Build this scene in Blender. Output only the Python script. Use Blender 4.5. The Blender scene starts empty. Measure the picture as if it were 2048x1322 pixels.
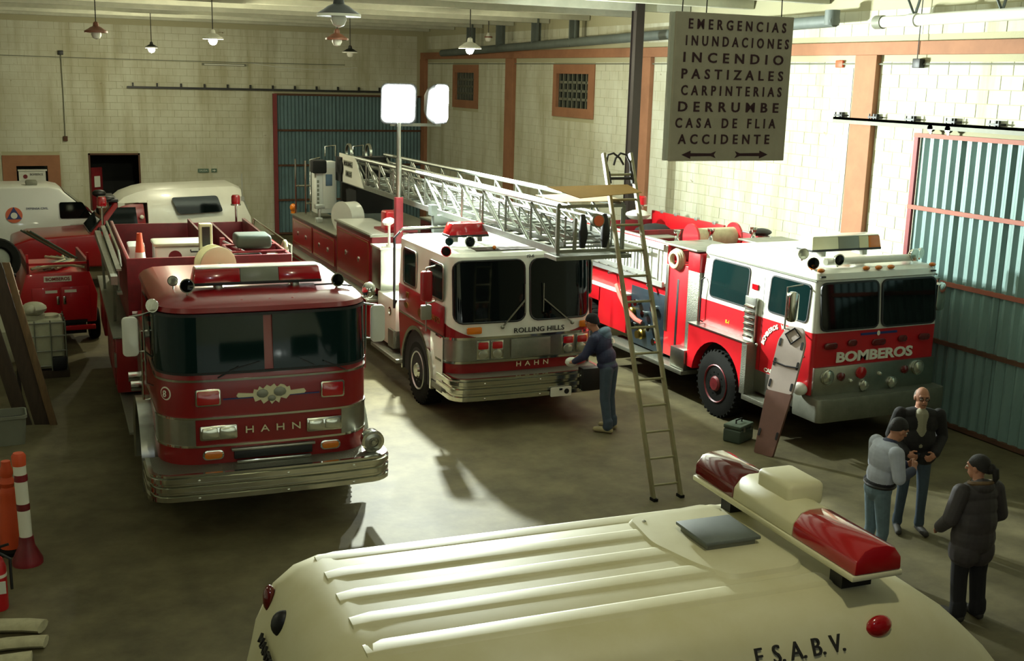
import bpy, bmesh, math, random
import numpy as np
from mathutils import Vector, Matrix
random.seed(7)
SC = bpy.context.scene
COL = SC.collection
PI = math.pi

# ------------------------------------------------------------------ camera
CAM_F, CAM_PITCH, CAM_ROLL, CAM_YAW, CAM_H = 2300.0, 12.4, 1.5, 25.0, 5.0   # focal length in pixels of a 2048 wide frame
def camera():
    p, r, y = (math.radians(a) for a in (CAM_PITCH, CAM_ROLL, CAM_YAW))
    fwd = Vector((math.sin(y)*math.cos(p), math.cos(y)*math.cos(p), -math.sin(p)))
    right = Vector((math.cos(y), -math.sin(y), 0)); up = right.cross(fwd)
    R = right*math.cos(r)+up*math.sin(r); U = up*math.cos(r)-right*math.sin(r)
    cd = bpy.data.cameras.new('camera'); co = bpy.data.objects.new('camera', cd); COL.objects.link(co)
    m = Matrix.Identity(4)
    for i, a in enumerate((R, U, -fwd)):
        for j in range(3): m[j][i] = a[j]
    m.translation = Vector((0, 0, CAM_H)); co.matrix_world = m
    cd.sensor_fit = 'HORIZONTAL'; cd.sensor_width = 36; cd.lens = 36*CAM_F/2048
    cd.clip_start = .05; cd.clip_end = 200
    SC.camera = co
camera()
# ------------------------------------------------------------------ world, lights, exposure
W = bpy.data.worlds.new('world'); SC.world = W; W.use_nodes = True
W.node_tree.nodes['Background'].inputs[0].default_value = (.02, .025, .03, 1)
W.node_tree.nodes['Background'].inputs[1].default_value = .3
SC.view_settings.view_transform = 'Standard'; SC.view_settings.look = 'None'
SC.view_settings.gamma = 1; SC.view_settings.use_curve_mapping = False
SC.view_settings.exposure = 0.0
FLOOD_POS = Vector((6.85, 18.8, 4.53)); FLOOD_COL = (.90, 1.0, .93)
FLOOD_HEADS = [(Vector((-.33, 0, 0)), Vector((-.12, -1, -.10)), 2400), (Vector((.35, -.05, 0)), Vector((.72, -.70, -.02)), 860)]   # offset, aim, watts
BULB_COL = (1.0, .96, .66)
def lamp(name, kind, loc, power, col, radius=.05, aim=None, **kw):
    l = bpy.data.lights.new(name, kind); l.energy = power; l.color = col; l.shadow_soft_size = radius
    for k, v in kw.items(): setattr(l, k, v)
    o = bpy.data.objects.new(name, l); COL.objects.link(o); o.location = loc
    if aim is not None: o.rotation_euler = Vector(aim).to_track_quat('-Z', 'Y').to_euler()
    return o
for _o, _a, _w in FLOOD_HEADS:
    lamp('flood_light', 'AREA', FLOOD_POS+_o+_a.normalized()*.13, _w, FLOOD_COL, aim=_a, shape='RECTANGLE', size=.16, size_y=.2)

# ------------------------------------------------------------------ materials
def lin(h):
    if isinstance(h, str):
        h = h.lstrip('#'); h = [int(h[i:i+2], 16)/255 for i in (0, 2, 4)]
    return tuple((c/12.92 if c <= .04045 else ((c+.055)/1.055)**2.4) for c in h)+(1,)
def mat(name, col, rough=.5, metal=0., spec=.5, var=.0, vscale=3., col2=None, bump=0., bscale=40., coat=0., emit=None, estr=0., trans=0., stretch=None, alpha=1.):
    m = bpy.data.materials.new(name); m.use_nodes = True
    nt = m.node_tree; b = nt.nodes['Principled BSDF']
    b.inputs['Base Color'].default_value = lin(col); b.inputs['Roughness'].default_value = rough
    b.inputs['Metallic'].default_value = metal; b.inputs['Specular IOR Level'].default_value = spec
    b.inputs['Coat Weight'].default_value = coat; b.inputs['Coat Roughness'].default_value = .06
    if trans: b.inputs['Transmission Weight'].default_value = trans
    if alpha < 1: b.inputs['Alpha'].default_value = alpha
    if emit: b.inputs['Emission Color'].default_value = lin(emit); b.inputs['Emission Strength'].default_value = estr
    tc = None
    if var or bump:
        tc = nt.nodes.new('ShaderNodeTexCoord'); mp = nt.nodes.new('ShaderNodeMapping')
        nt.links.new(tc.outputs['Object'], mp.inputs[0])
        if stretch: mp.inputs['Scale'].default_value = stretch
    if var:
        n = nt.nodes.new('ShaderNodeTexNoise'); n.inputs['Scale'].default_value = vscale; n.inputs['Detail'].default_value = 6
        n.inputs['Roughness'].default_value = .65
        nt.links.new(mp.outputs[0], n.inputs['Vector'])
        r = nt.nodes.new('ShaderNodeValToRGB'); r.color_ramp.elements[0].position = .35; r.color_ramp.elements[1].position = .65
        c = lin(col); d = lin(col2) if col2 else tuple(x*(1-var) for x in c[:3])+(1,)
        r.color_ramp.elements[0].color = d; r.color_ramp.elements[1].color = c
        nt.links.new(n.outputs['Fac'], r.inputs[0]); nt.links.new(r.outputs[0], b.inputs['Base Color'])
    if bump:
        n2 = nt.nodes.new('ShaderNodeTexNoise'); n2.inputs['Scale'].default_value = bscale; n2.inputs['Detail'].default_value = 4
        nt.links.new(mp.outputs[0], n2.inputs['Vector'])
        bp = nt.nodes.new('ShaderNodeBump'); bp.inputs['Strength'].default_value = bump; bp.inputs['Distance'].default_value = .01
        nt.links.new(n2.outputs['Fac'], bp.inputs['Height']); nt.links.new(bp.outputs[0], b.inputs['Normal'])
    return m
M = {}
def D(k, *a, **kw): M[k] = mat(k, *a, **kw)
def wall_paint(name, base, dirt, chip):
    m = mat(name, base, .85, bump=.3, bscale=25); nt = m.node_tree; bs = nt.nodes['Principled BSDF']
    g = nt.nodes.new('ShaderNodeNewGeometry')
    def noise(scale, st, lo, hi, det=5):
        mp = nt.nodes.new('ShaderNodeMapping'); mp.inputs['Scale'].default_value = st; nt.links.new(g.outputs['Position'], mp.inputs[0])
        n = nt.nodes.new('ShaderNodeTexNoise'); n.inputs['Scale'].default_value = scale; n.inputs['Detail'].default_value = det; n.inputs['Roughness'].default_value = .6; nt.links.new(mp.outputs[0], n.inputs['Vector'])
        r = nt.nodes.new('ShaderNodeMapRange'); r.inputs[1].default_value = lo; r.inputs[2].default_value = hi; nt.links.new(n.outputs['Fac'], r.inputs[0]); return r.outputs[0]
    def mix(a, bcol, f):
        x = nt.nodes.new('ShaderNodeMix'); x.data_type = 'RGBA'; nt.links.new(f, x.inputs[0])
        if isinstance(a, tuple): x.inputs[6].default_value = a
        else: nt.links.new(a, x.inputs[6])
        x.inputs[7].default_value = bcol; return x.outputs[2]
    c1 = mix(lin(base), tuple(.5*(p+q) for p, q in zip(lin(base), lin(dirt))), noise(1.1, (1, 1, .6), .38, .72))
    c2 = mix(c1, lin(dirt), noise(1.6, (1.5, 1.5, .16), .48, .80)); c3 = mix(c2, lin(chip), noise(2.6, (1, 1, 1.6), .70, .76, 7))
    nt.links.new(c3, bs.inputs['Base Color']); M[name] = m
wall_paint('block', '#c8c9b6', '#968e68', '#6a553c')
D('mortar', '#a8a486', .95, bump=.3)
D('salmon', '#9a6a4c', .8, var=.2, vscale=2, bump=.1)
D('floor', '#675f43', .7, var=.5, vscale=1.6, col2='#4d4630', bump=.25, bscale=9, spec=.35)
D('ceiling', '#c2c3b2', .9, var=.15, vscale=1)
D('joist', '#bcbdaa', .85, var=.2, vscale=2)
D('steel_paint', '#5d6560', .6, var=.2)
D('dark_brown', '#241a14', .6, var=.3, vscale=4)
D('red', '#80080f', .3, coat=.25, var=.12, vscale=1.5)
D('red_worn', '#7d1520', .45, var=.3, vscale=2.5, col2='#5b1016')
D('red_bright', '#b8121c', .35, coat=.3, var=.1)
D('white', '#d4d4c8', .3, coat=.4, var=.06)
D('cream', '#cfcbaa', .5, coat=.0, var=.08, vscale=1.2, col2='#c2bc92')
D('van_white', '#cfd2cc', .35, coat=.3)
D('chrome', '#c9c9c0', .12, 1)
D('steel', '#a9aaa0', .3, 1, var=.15, vscale=6)
D('alu', '#b3b5ae', .38, .75, var=.12, vscale=8)
D('ladder_alu', '#90948c', .42, .9, var=.15, vscale=8)
D('alu_dull', '#8d8e80', .5, .8, var=.2, vscale=6)
D('tread', '#7f8073', .45, .85, bump=.8, bscale=60)
D('glass', '#070d0c', .04, 0, spec=.25)
D('glass_teal', '#0d1f1e', .05, 0, spec=.16)
D('rubber', '#10100c', .9, spec=.15, bump=.2)
D('black', '#0b0b0b', .5)
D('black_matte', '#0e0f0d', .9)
D('red_lens', '#a00a14', .15, spec=.6, coat=.5)
D('red_lens_dark', '#5a0a0c', .12, spec=.6, coat=.6)
D('amber', '#c46a10', .2, coat=.4)
D('clear_lens', '#b9baa8', .12, .7, coat=.6)
D('grey', '#767868', .6, var=.15)
D('grey_lens', '#777a6c', .3)
D('wood', '#6b5233', .75, var=.4, vscale=3, stretch=(8, 8, 1))
D('wood_dark', '#3a2b1c', .8, var=.4, vscale=3, stretch=(8, 8, 1))
D('cardboard', '#a07c42', .85, var=.12, vscale=4)
D('paper', '#c9cbc0', .8)
D('lettering', '#c9c3a0', .5)
D('letter_dark', '#1c1a18', .6)
D('orange', '#c8481a', .55, var=.1)
D('ctext_white', '#d9d6c6', .5)
D('gate_sheet', '#74908c', .55, .1, var=.2, vscale=2, stretch=(1, 1, .3))
D('gate_sheet_back', '#5f7a80', .6, .1, var=.2, vscale=2)
D('gate_frame', '#7e2a2c', .6, var=.2)
D('gate_bar', '#96523e', .65, var=.2)
D('rust', '#5a3b28', .8, var=.4)
D('sign_board', '#a29c88', .75, var=.15, vscale=4)
D('sign_edge', '#b9bcae', .6)
D('sign_letter', '#33101a', .7, var=.3, vscale=20)
D('enamel_dark', '#171b17', .5)
D('enamel_in', '#d8d8cc', .4)
D('enamel_red', '#7b4b36', .5)
D('skin', '#a8745a', .6)
D('hair_dark', '#120d0a', .7, bump=.5, bscale=120)
D('hair_grey', '#6a6258', .7, bump=.5, bscale=120)
D('jean', '#3c4a58', .85, var=.2, vscale=12)
D('jean_light', '#5d7078', .85, var=.2, vscale=12)
D('navy', '#232a4a', .7, var=.2, vscale=8)
D('navy_hood', '#5b7288', .7)
D('dark_cloth', '#1a1718', .85, var=.3, vscale=9)
D('grey_coat', '#3b3537', .7, var=.25, vscale=10, bump=.3, bscale=14)
D('white_cloth', '#a9aebc', .8, var=.15, vscale=8)
D('black_cloth', '#121014', .9)
D('shoe', '#2a2622', .7)
D('shoe_tan', '#9a8f68', .8)
D('stripe_cloth', '#8c8872', .8)
D('bulb', '#ffffff', .5, emit='#fff6d8', estr=60)
D('flood_glass', '#ffffff', .5, emit='#f4fffa', estr=90)
D('plastic_white', '#b7b49a', .5, var=.15)
D('ladder_paint', '#8f8763', .5, .2, var=.25, vscale=5)
D('hose', '#b4ad8c', .85, var=.25, vscale=9)
D('hose_red', '#a85a4c', .7)
D('brass', '#8a7434', .35, 1)
D('pump_panel', '#27343c', .4, .6, var=.2)
D('tank', '#aaa98c', .5, var=.2)
D('green', '#3d4a3a', .8)
D('exit_green', '#4f6b58', .6)
D('blue_logo', '#1d2c66', .5)
D('orange_logo', '#c05a34', .5)
D('yellow', '#d3c81e', .5)
D('pink_board', '#b3a49c', .5, var=.1)
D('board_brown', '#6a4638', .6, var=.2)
D('spare_green', '#39453a', .6)

# ------------------------------------------------------------------ mesh helpers
def V3(*a): return Vector(a)
class MB:
    def __init__(s): s.v = []; s.f = []; s.mi = []; s.cur = 0
    def add(s, vs, fs):
        n = len(s.v); s.v += [tuple(p) for p in vs]
        for f in fs: s.f.append(tuple(n+i for i in f)); s.mi.append(s.cur)
        return s
    def box(s, x0, x1, y0, y1, z0, z1):
        return s.add([(x, y, z) for z in (z0, z1) for y in (y0, y1) for x in (x0, x1)],
                     [(0, 2, 3, 1), (4, 5, 7, 6), (0, 1, 5, 4), (2, 6, 7, 3), (0, 4, 6, 2), (1, 3, 7, 5)])
    def obox(s, O, ex, ey, ez):            # oriented box, O = min corner
        O, ex, ey, ez = map(Vector, (O, ex, ey, ez))
        return s.add([O+ex*a+ey*b+ez*c for c in (0, 1) for b in (0, 1) for a in (0, 1)],
                     [(0, 2, 3, 1), (4, 5, 7, 6), (0, 1, 5, 4), (2, 6, 7, 3), (0, 4, 6, 2), (1, 3, 7, 5)])
    def bar(s, p, q, w, h, up=(0, 0, 1)):  # rectangular bar between two points
        p, q = Vector(p), Vector(q); d = (q-p).normalized(); u = Vector(up)
        if abs(d.dot(u)) > .98: u = Vector((0, 1, 0))
        a = d.cross(u).normalized(); b = a.cross(d)
        return s.obox(p-a*w/2-b*h/2, a*w, b*h, q-p) if False else s.add(
            [P+a*i*w/2+b*j*h/2 for P in (p, q) for i, j in ((-1, -1), (1, -1), (1, 1), (-1, 1))],
            [(0, 1, 2, 3), (4, 7, 6, 5), (0, 4, 5, 1), (1, 5, 6, 2), (2, 6, 7, 3), (3, 7, 4, 0)])
    def ring(s, c, d, r, n, r2=None):
        d = Vector(d).normalized(); u = Vector((0, 0, 1)) if abs(d.z) < .9 else Vector((1, 0, 0))
        a = d.cross(u).normalized(); b = d.cross(a)
        return [Vector(c)+a*math.cos(2*PI*i/n)*r+b*math.sin(2*PI*i/n)*(r2 or r) for i in range(n)]
    def loft(s, rings, cap=True, closed=False):
        n = len(rings[0]); vs = [p for r in rings for p in r]; fs = []
        m = len(rings)
        for k in range(m if closed else m-1):
            a, b = k*n, ((k+1) % m)*n
            for i in range(n): j = (i+1) % n; fs.append((a+i, a+j, b+j, b+i))
        if cap and not closed: fs.append(tuple(range(n))[::-1]); fs.append(tuple((m-1)*n+i for i in range(n)))
        return s.add(vs, fs)
    def cyl(s, p, q, r, r2=None, n=14):
        d = Vector(q)-Vector(p)
        return s.loft([s.ring(p, d, r, n), s.ring(q, d, r if r2 is None else r2, n)])
    def tube(s, pts, r, n=8, closed=False):
        pts = [Vector(p) for p in pts]; rings = []; m = len(pts); prev = None
        for i, p in enumerate(pts):
            if closed: d = pts[(i+1) % m]-pts[i-1]
            else: d = pts[min(i+1, m-1)]-pts[max(i-1, 0)]
            d.normalize()
            if prev is None:
                u = Vector((0, 0, 1)) if abs(d.z) < .9 else Vector((1, 0, 0)); a = d.cross(u).normalized()
            else:
                a = prev-d*prev.dot(d); a.normalize()
            prev = a; b = d.cross(a)
            rr = r[i] if isinstance(r, (list, tuple)) else r
            rings.append([p+a*math.cos(2*PI*k/n)*rr+b*math.sin(2*PI*k/n)*rr for k in range(n)])
        return s.loft(rings, True, closed)
    def lathe(s, prof, o, ax, n=20):       # prof: (radius, height along ax)
        o, ax = Vector(o), Vector(ax).normalized()
        return s.loft([s.ring(o+ax*h, ax, max(r, 1e-4), n) for r, h in prof])
    def plate(s, poly, O, ex, ey, t):      # 2-D polygon extruded by t along ex x ey
        O, ex, ey = Vector(O), Vector(ex), Vector(ey); nrm = ex.cross(ey).normalized()*t
        return s.loft([[O+ex*a+ey*b for a, b in poly], [O+ex*a+ey*b+nrm for a, b in poly]])
    def ball(s, c, r, n=12, m=8):
        rx, ry, rz = (r, r, r) if not isinstance(r, (tuple, list)) else r; c = Vector(c); rings = []
        for k in range(m+1):
            t = -PI/2+PI*k/m; cr = max(math.cos(t), .02)
            rings.append([c+Vector((rx*cr*math.cos(2*PI*i/n), ry*cr*math.sin(2*PI*i/n), rz*math.sin(t))) for i in range(n)])
        return s.loft(rings)
    def build(s, name, m, parent=None, bevel=0, seg=2, smooth=True, angle=38):
        me = bpy.data.meshes.new(name); me.from_pydata(s.v, [], s.f)
        ms = m if isinstance(m, (list, tuple)) else [m]
        for k in ms: me.materials.append(M[k] if isinstance(k, str) else k)
        if len(ms) > 1: me.polygons.foreach_set('material_index', s.mi)
        bm = bmesh.new(); bm.from_mesh(me)
        bmesh.ops.recalc_face_normals(bm, faces=bm.faces)
        if bevel:
            bm.normal_update()
            es = [e for e in bm.edges if len(e.link_faces) == 2 and e.calc_face_angle(0) > .6]
            bmesh.ops.bevel(bm, geom=es, offset=bevel, segments=seg, affect='EDGES', profile=.5, clamp_overlap=True)
        bm.to_mesh(me); bm.free()
        if smooth:
            me.polygons.foreach_set('use_smooth', [True]*len(me.polygons))
            try: me.set_sharp_from_angle(angle=math.radians(angle))
            except Exception: pass
        o = bpy.data.objects.new(name, me); COL.objects.link(o)
        if parent: o.parent = parent
        return o
def tag(o, label, cat, group=None, kind=None):
    if label: o['label'] = label
    if cat: o['category'] = cat
    if group: o['group'] = group
    if kind: o['kind'] = kind
    return o
def thing(name, label, cat, loc=(0, 0, 0), rz=0, group=None):
    o = bpy.data.objects.new(name, None); COL.objects.link(o); o.empty_display_size = .2
    o.location = loc; o.rotation_euler = (0, 0, rz)
    return tag(o, label, cat, group)
def struct(o): o['kind'] = 'structure'; return o
def part(name, m, parent, shape, bevel=0, **kw):
    b = MB(); shape(b); return b.build(name, m, parent, bevel, **kw)
def cbox(name, m, parent, x0, x1, y0, y1, z0, z1, bevel=0, **kw):
    return MB().box(x0, x1, y0, y1, z0, z1).build(name, m, parent, bevel, **kw)
def rrect(w, h, r, n=5, cx=0, cy=0):
    pts = []
    for k, (sx, sy) in enumerate(((1, 1), (-1, 1), (-1, -1), (1, -1))):
        for i in range(n+1):
            a = PI/2*(k+i/n); pts.append((cx+sx*(w/2-r)+r*math.cos(a), cy+sy*(h/2-r)+r*math.sin(a)))
    return pts
def rquad(q, r, n=4):                      # rounded convex polygon from corner points
    out = []; m = len(q)
    for i in range(m):
        p, a, b = Vector(q[i]), Vector(q[i-1]), Vector(q[(i+1) % m])
        d1, d2 = (a-p), (b-p); rr = min(r, d1.length*.45, d2.length*.45); p1, p2 = p+d1.normalized()*rr, p+d2.normalized()*rr
        for k in range(n+1):
            t = k/n; out.append(tuple(p1*(1-t)**2+p*2*t*(1-t)+p2*t*t))
    return out
def ellipse(a, b, n=20, cx=0, cy=0): return [(cx+a*math.cos(2*PI*i/n), cy+b*math.sin(2*PI*i/n)) for i in range(n)]
def frame_ring(w, h, r, t, O, ex, ey, d, name, m, parent, n=4):   # rounded rectangular frame (closed tube of rectangular section)
    O, ex, ey = Vector(O), Vector(ex), Vector(ey); nr = ex.cross(ey).normalized()
    rings = []
    for (a, b), (c, e) in zip(rrect(w, h, r, n), rrect(w+2*t, h+2*t, r+t, n)):
        p, q = O+ex*a+ey*b, O+ex*c+ey*e; rings.append([p, q, q+nr*d, p+nr*d])
    b = MB(); b.loft(rings, closed=True); return b.build(name, m, parent)
def text(body, m, parent, O, ex, ey, height=None, width=None, name='lettering', ext=.004, bold=.0, split=False, shear=0., space=1.):
    cu = bpy.data.curves.new('t', 'FONT'); cu.body = body; cu.align_x = 'CENTER'; cu.align_y = 'CENTER'; cu.extrude = .02; cu.offset = bold; cu.shear = shear
    cu.space_character = space; cu.resolution_u = 3
    to = bpy.data.objects.new('t', cu); COL.objects.link(to)
    bpy.context.view_layer.update()
    me = bpy.data.meshes.new_from_object(to.evaluated_get(bpy.context.evaluated_depsgraph_get()))
    bpy.data.objects.remove(to); bpy.data.curves.remove(cu)
    n = len(me.vertices); co = np.empty(n*3); me.vertices.foreach_get('co', co); co = co.reshape(-1, 3)
    lo, hi = co.min(0), co.max(0); co -= (lo+hi)/2; sz = hi-lo
    sx = width/sz[0] if width else None; sy = height/sz[1] if height else None
    sx = sx or sy; sy = sy or sx
    O, ex, ey = Vector(O), Vector(ex).normalized(), Vector(ey).normalized(); ez = ex.cross(ey)
    out = np.outer(co[:, 0]*sx, ex)+np.outer(co[:, 1]*sy, ey)+np.outer(co[:, 2]/sz[2]*ext*2, ez)+np.array(O)
    if split:
        par = list(range(n))
        def find(i):
            while par[i] != i: par[i] = par[par[i]]; i = par[i]
            return i
        for e in me.edges:
            i, j = find(e.vertices[0]), find(e.vertices[1])
            if i != j: par[i] = j
        comp = {}
        for i in range(n): comp.setdefault(find(i), []).append(i)
        gs = sorted(([co[v, 0].min(), co[v, 0].max(), set(v)] for v in comp.values()), key=lambda g: g[0])
        mg = []
        for g in gs:
            if mg and g[0] < mg[-1][1]-.25*min(g[1]-g[0], mg[-1][1]-mg[-1][0]): mg[-1][1] = max(mg[-1][1], g[1]); mg[-1][2] |= g[2]
            else: mg.append(g)
        for g in mg:
            ids = sorted(g[2]); mp = {v: k for k, v in enumerate(ids)}
            fs = [[mp[v] for v in pl.vertices] for pl in me.polygons if pl.vertices[0] in mp]
            m2 = bpy.data.meshes.new('letter'); m2.from_pydata([tuple(out[v]) for v in ids], [], fs); m2.materials.append(M[m])
            o = bpy.data.objects.new('letter', m2); COL.objects.link(o); o.parent = parent
        bpy.data.meshes.remove(me); return None
    me.vertices.foreach_set('co', out.ravel()); me.update()
    me.name = name; me.materials.clear(); me.materials.append(M[m])
    o = bpy.data.objects.new(name, me); COL.objects.link(o); o.parent = parent
    return o
def copy_tree(o, parent=None):
    c = o.copy(); COL.objects.link(c); c.parent = parent
    for ch in list(o.children): copy_tree(ch, c)
    return c
def arc(c, r, a0, a1, n, ax='yz'):
    out = []
    for i in range(n+1):
        a = math.radians(a0+(a1-a0)*i/n); x, y = r*math.cos(a), r*math.sin(a)
        out.append({'yz': (c[0], c[1]+x, c[2]+y), 'xz': (c[0]+x, c[1], c[2]+y), 'xy': (c[0]+x, c[1]+y, c[2])}[ax])
    return out
def wrap(hw, vf, vr, rad, bow=0., n=6, nf=8):     # plan outline of a cab: left rear, left front corner, front, right front corner, right rear
    pts = [(-hw, vr)]
    L = []
    for i in range(n+1):
        a = PI+PI/2*i/n; L.append((-hw+rad+rad*math.cos(a), vf+rad+rad*math.sin(a)))
    mid = []
    x0, x1 = -hw+rad, hw-rad
    for i in range(1, nf): mid.append((x0+(x1-x0)*i/nf, vf))
    pts += L+mid+[(-x, y) for x, y in L[::-1]]+[(hw, vr)]
    if bow: pts = [(x, y+bow*(x/hw)**2 if y < vr else y) for x, y in pts]
    return pts
def offs(path, d):                                 # offset an open plan path outward (path runs left to right round the front)
    out = []
    for i, p in enumerate(path):
        a = Vector(path[max(i-1, 0)]); b = Vector(path[min(i+1, len(path)-1)]); t = (b-a).normalized(); nn = Vector((t.y, -t.x))
        # outward: for a front edge running +x the outward normal is -y
        out.append((p[0]+nn.x*d, p[1]+nn.y*d))
    return out
def cut(path, x0=None, x1=None, vmax=None):        # portion of a path with x in range (interpolated) and v below vmax
    P = []
    for i in range(len(path)-1):
        for k in range(12):
            t = k/12; P.append((path[i][0]*(1-t)+path[i+1][0]*t, path[i][1]*(1-t)+path[i+1][1]*t))
    P.append(path[-1])
    Q = [p for p in P if (x0 is None or p[0] >= x0) and (x1 is None or p[0] <= x1) and (vmax is None or p[1] <= vmax)]
    st = max(1, len(Q)//28); R = Q[::st]
    if R[-1] != Q[-1]: R.append(Q[-1])
    return R
def strip(b, path, z0, z1, d0, d1, lean=0., zr=0.):  # curved panel that follows a plan path
    A, B = offs(path, d0), offs(path, d1); rings = []
    for (x, y), (p, q) in zip(A, B):
        l0, l1 = lean*(z0-zr), lean*(z1-zr)
        rings.append([(x, y+l0, z0), (p, q+l0, z0), (p, q+l1, z1), (x, y+l1, z1)])
    b.loft(rings); return b
def sweep(b, path, prof):                          # prof: list of (outward offset, z)
    rings = []
    P = [offs(path, d) for d, z in prof]
    for i in range(len(path)): rings.append([(P[k][i][0], P[k][i][1], prof[k][1]) for k in range(len(prof))])
    b.loft(rings); return b
def wheel(parent, u, v, r, w, side, rim='alu', hubr=.12, lugs=10):   # side -1: outer face towards -u
    o = Vector((u, v, r)); ax = Vector((side, 0, 0))
    b = MB(); b.lathe([(r*.56, -w), (r*.8, -w), (r*.95, -w*.93), (r, -w*.82), (r, -w*.18), (r*.95, -w*.06), (r*.8, 0), (r*.56, -.01)], o, ax, 32)
    for k in range(36):
        a = 2*PI*k/36; d = Vector((0, math.cos(a), math.sin(a)))
        b.bar(o+ax*(-w*.95)+d*(r-.012), o+ax*(-w*.05)+d*(r-.012), .03, .03, d)
    t = b.build('wheel', 'rubber', parent)
    b = MB(); b.lathe([(r*.57, -w*.9), (r*.57, -.0), (r*.55, .008), (r*.52, -.01), (r*.44, -.03), (r*.3, -.035), (.01, -.035)], o, ax, 28)
    b.build('rim', rim, t)
    b = MB(); b.lathe([(hubr, -.06), (hubr, .0), (hubr*.8, .03), (.01, .035)], o, ax, 16)
    b.build('hub', 'chrome' if rim != 'red_worn' else rim, t)
    b = MB()
    for k in range(lugs):
        a = 2*PI*k/lugs; c = o+Vector((0, math.cos(a), math.sin(a)))*r*.33
        b.cyl(c-ax*.06, c-ax*.01, .014, n=6)
    b.build('lug_nuts', 'steel', t)['kind'] = 'stuff'
    if rim == 'alu':
        b = MB()
        for k in range(10):
            a = 2*PI*(k+.5)/10; c = o+Vector((0, math.cos(a), math.sin(a)))*r*.465
            b.cyl(c-ax*.12, c-ax*.018, .026, n=10)
        b.build('hand_holes', 'black', t)['kind'] = 'stuff'
    return t
def horn_lamp(parent, c, d, r, name='spotlight', body='chrome', lens='glass_teal', stand=.1):
    c, d = Vector(c), Vector(d).normalized()
    b = MB(); b.lathe([(.01, -r*1.1), (r*.5, -r*1.0), (r*.85, -r*.55), (r, 0), (r*1.06, .0), (r*1.06, r*.12), (r*.9, r*.12)], c, d, 16)
    b.cyl(c-d*r*.4, c-d*r*.4-Vector((0, 0, stand)), r*.18, n=8)
    t = b.build(name, body, parent)
    MB().lathe([(r*.92, r*.05), (r*.9, r*.13), (r*.5, r*.2), (.01, r*.22)], c, d, 16).build('lens', lens, t)
    return t
# ------------------------------------------------------------------ the room
XR, YB, ZC = 13.2, 35.6, 6.5
XL, YF = -7.0, -4.0
b = MB(); b.box(XL-.2, XR+.3, YF-.2, YB+.4, -.2, 0); struct(b.build('floor', 'floor', smooth=False))
ceil = struct(MB().box(XL-.2, XR+.3, YF-.2, YB+.4, ZC, ZC+.15).build('ceiling', 'ceiling', smooth=False))
y = 1.3
jm = None
while y < YB:
    if jm is None:
        j = MB().box(XL, XR-.02, -.09, .09, 6.34, ZC+.02).build('joist', 'joist', ceil, .01, smooth=False); jm = j.data
    else:
        j = bpy.data.objects.new('joist', jm); COL.objects.link(j); j.parent = ceil
    j.location = (0, y, 0); y += 2.11
# painted block walls: a wall core with real blocks standing proud of the joints
BW, BH, BT = .40, .20, .03
def block_mesh(w):
    bm = MB(); bm.box(-w/2+.004, w/2-.004, -BT, .007, -BH/2+.004, BH/2-.004)
    me = bm.build('block', 'block', None, .004, 1, smooth=False); d = me.data; bpy.data.objects.remove(me); return d
BM = {1.: block_mesh(BW), .5: block_mesh(BW/2)}
def in_any(a, z, holes): return any(h[0]-.02 < a < h[1]+.02 and h[2]-.02 < z < h[3]+.02 for h in holes)
def block_wall(core, lo, hi, z1, holes, place, score, limit):
    rows = []
    nz = int(z1/BH)
    for k in range(nz):
        z = (k+.5)*BH; a = lo+(BW/2 if k % 2 else 0)
        if k % 2: rows.append((lo+BW/4, z, .5))
        while a+BW <= hi+1e-6:
            rows.append((a+BW/2, z, 1.)); a += BW
        if hi-a > BW*.4: rows.append((a+BW/4, z, .5))
    out = []
    for a, z, w in rows:
        iv = [(a-w*BW/2, a+w*BW/2)]
        for h in holes:
            if h[2]-.02 < z < h[3]+.02:
                nv = []
                for p, q in iv:
                    if q <= h[0] or p >= h[1]: nv.append((p, q)); continue
                    if p < h[0]: nv.append((p, h[0]))
                    if q > h[1]: nv.append((h[1], q))
                iv = nv
        out += [((p+q)/2, z, (q-p)/BW) for p, q in iv if q-p > .03]
    rows = out
    rows.sort(key=score)
    rest = MB(); n_obj = 0
    for i, (a, z, w) in enumerate(rows):
        loc, rz = place(a, z); pr = random.uniform(-.002, .002)
        if n_obj < limit and any(abs(w-k) < 1e-4 for k in BM):
            w = min(BM, key=lambda k: abs(k-w)); n_obj += 1
            o = bpy.data.objects.new('block', BM[w]); COL.objects.link(o); o.parent = core
            o.location = loc; o.rotation_euler = (0, 0, rz)
            o.location += Matrix.Rotation(rz, 3, 'Z') @ Vector((0, pr, 0))
        else:
            mt = Matrix.Rotation(rz, 3, 'Z'); W2 = w*BW/2-.004; H2 = BH/2-.004
            c = [mt @ Vector((x, y, zz))+Vector(loc) for zz in (-H2, H2) for y in (-.0, .007+pr) for x in (-W2, W2)]
            rest.add(c, [(0, 2, 3, 1), (4, 5, 7, 6), (0, 1, 5, 4), (2, 6, 7, 3), (0, 4, 6, 2), (1, 3, 7, 5)])
    o = rest.build('block_courses', 'block', core, smooth=False); o['kind'] = 'stuff'
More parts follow.
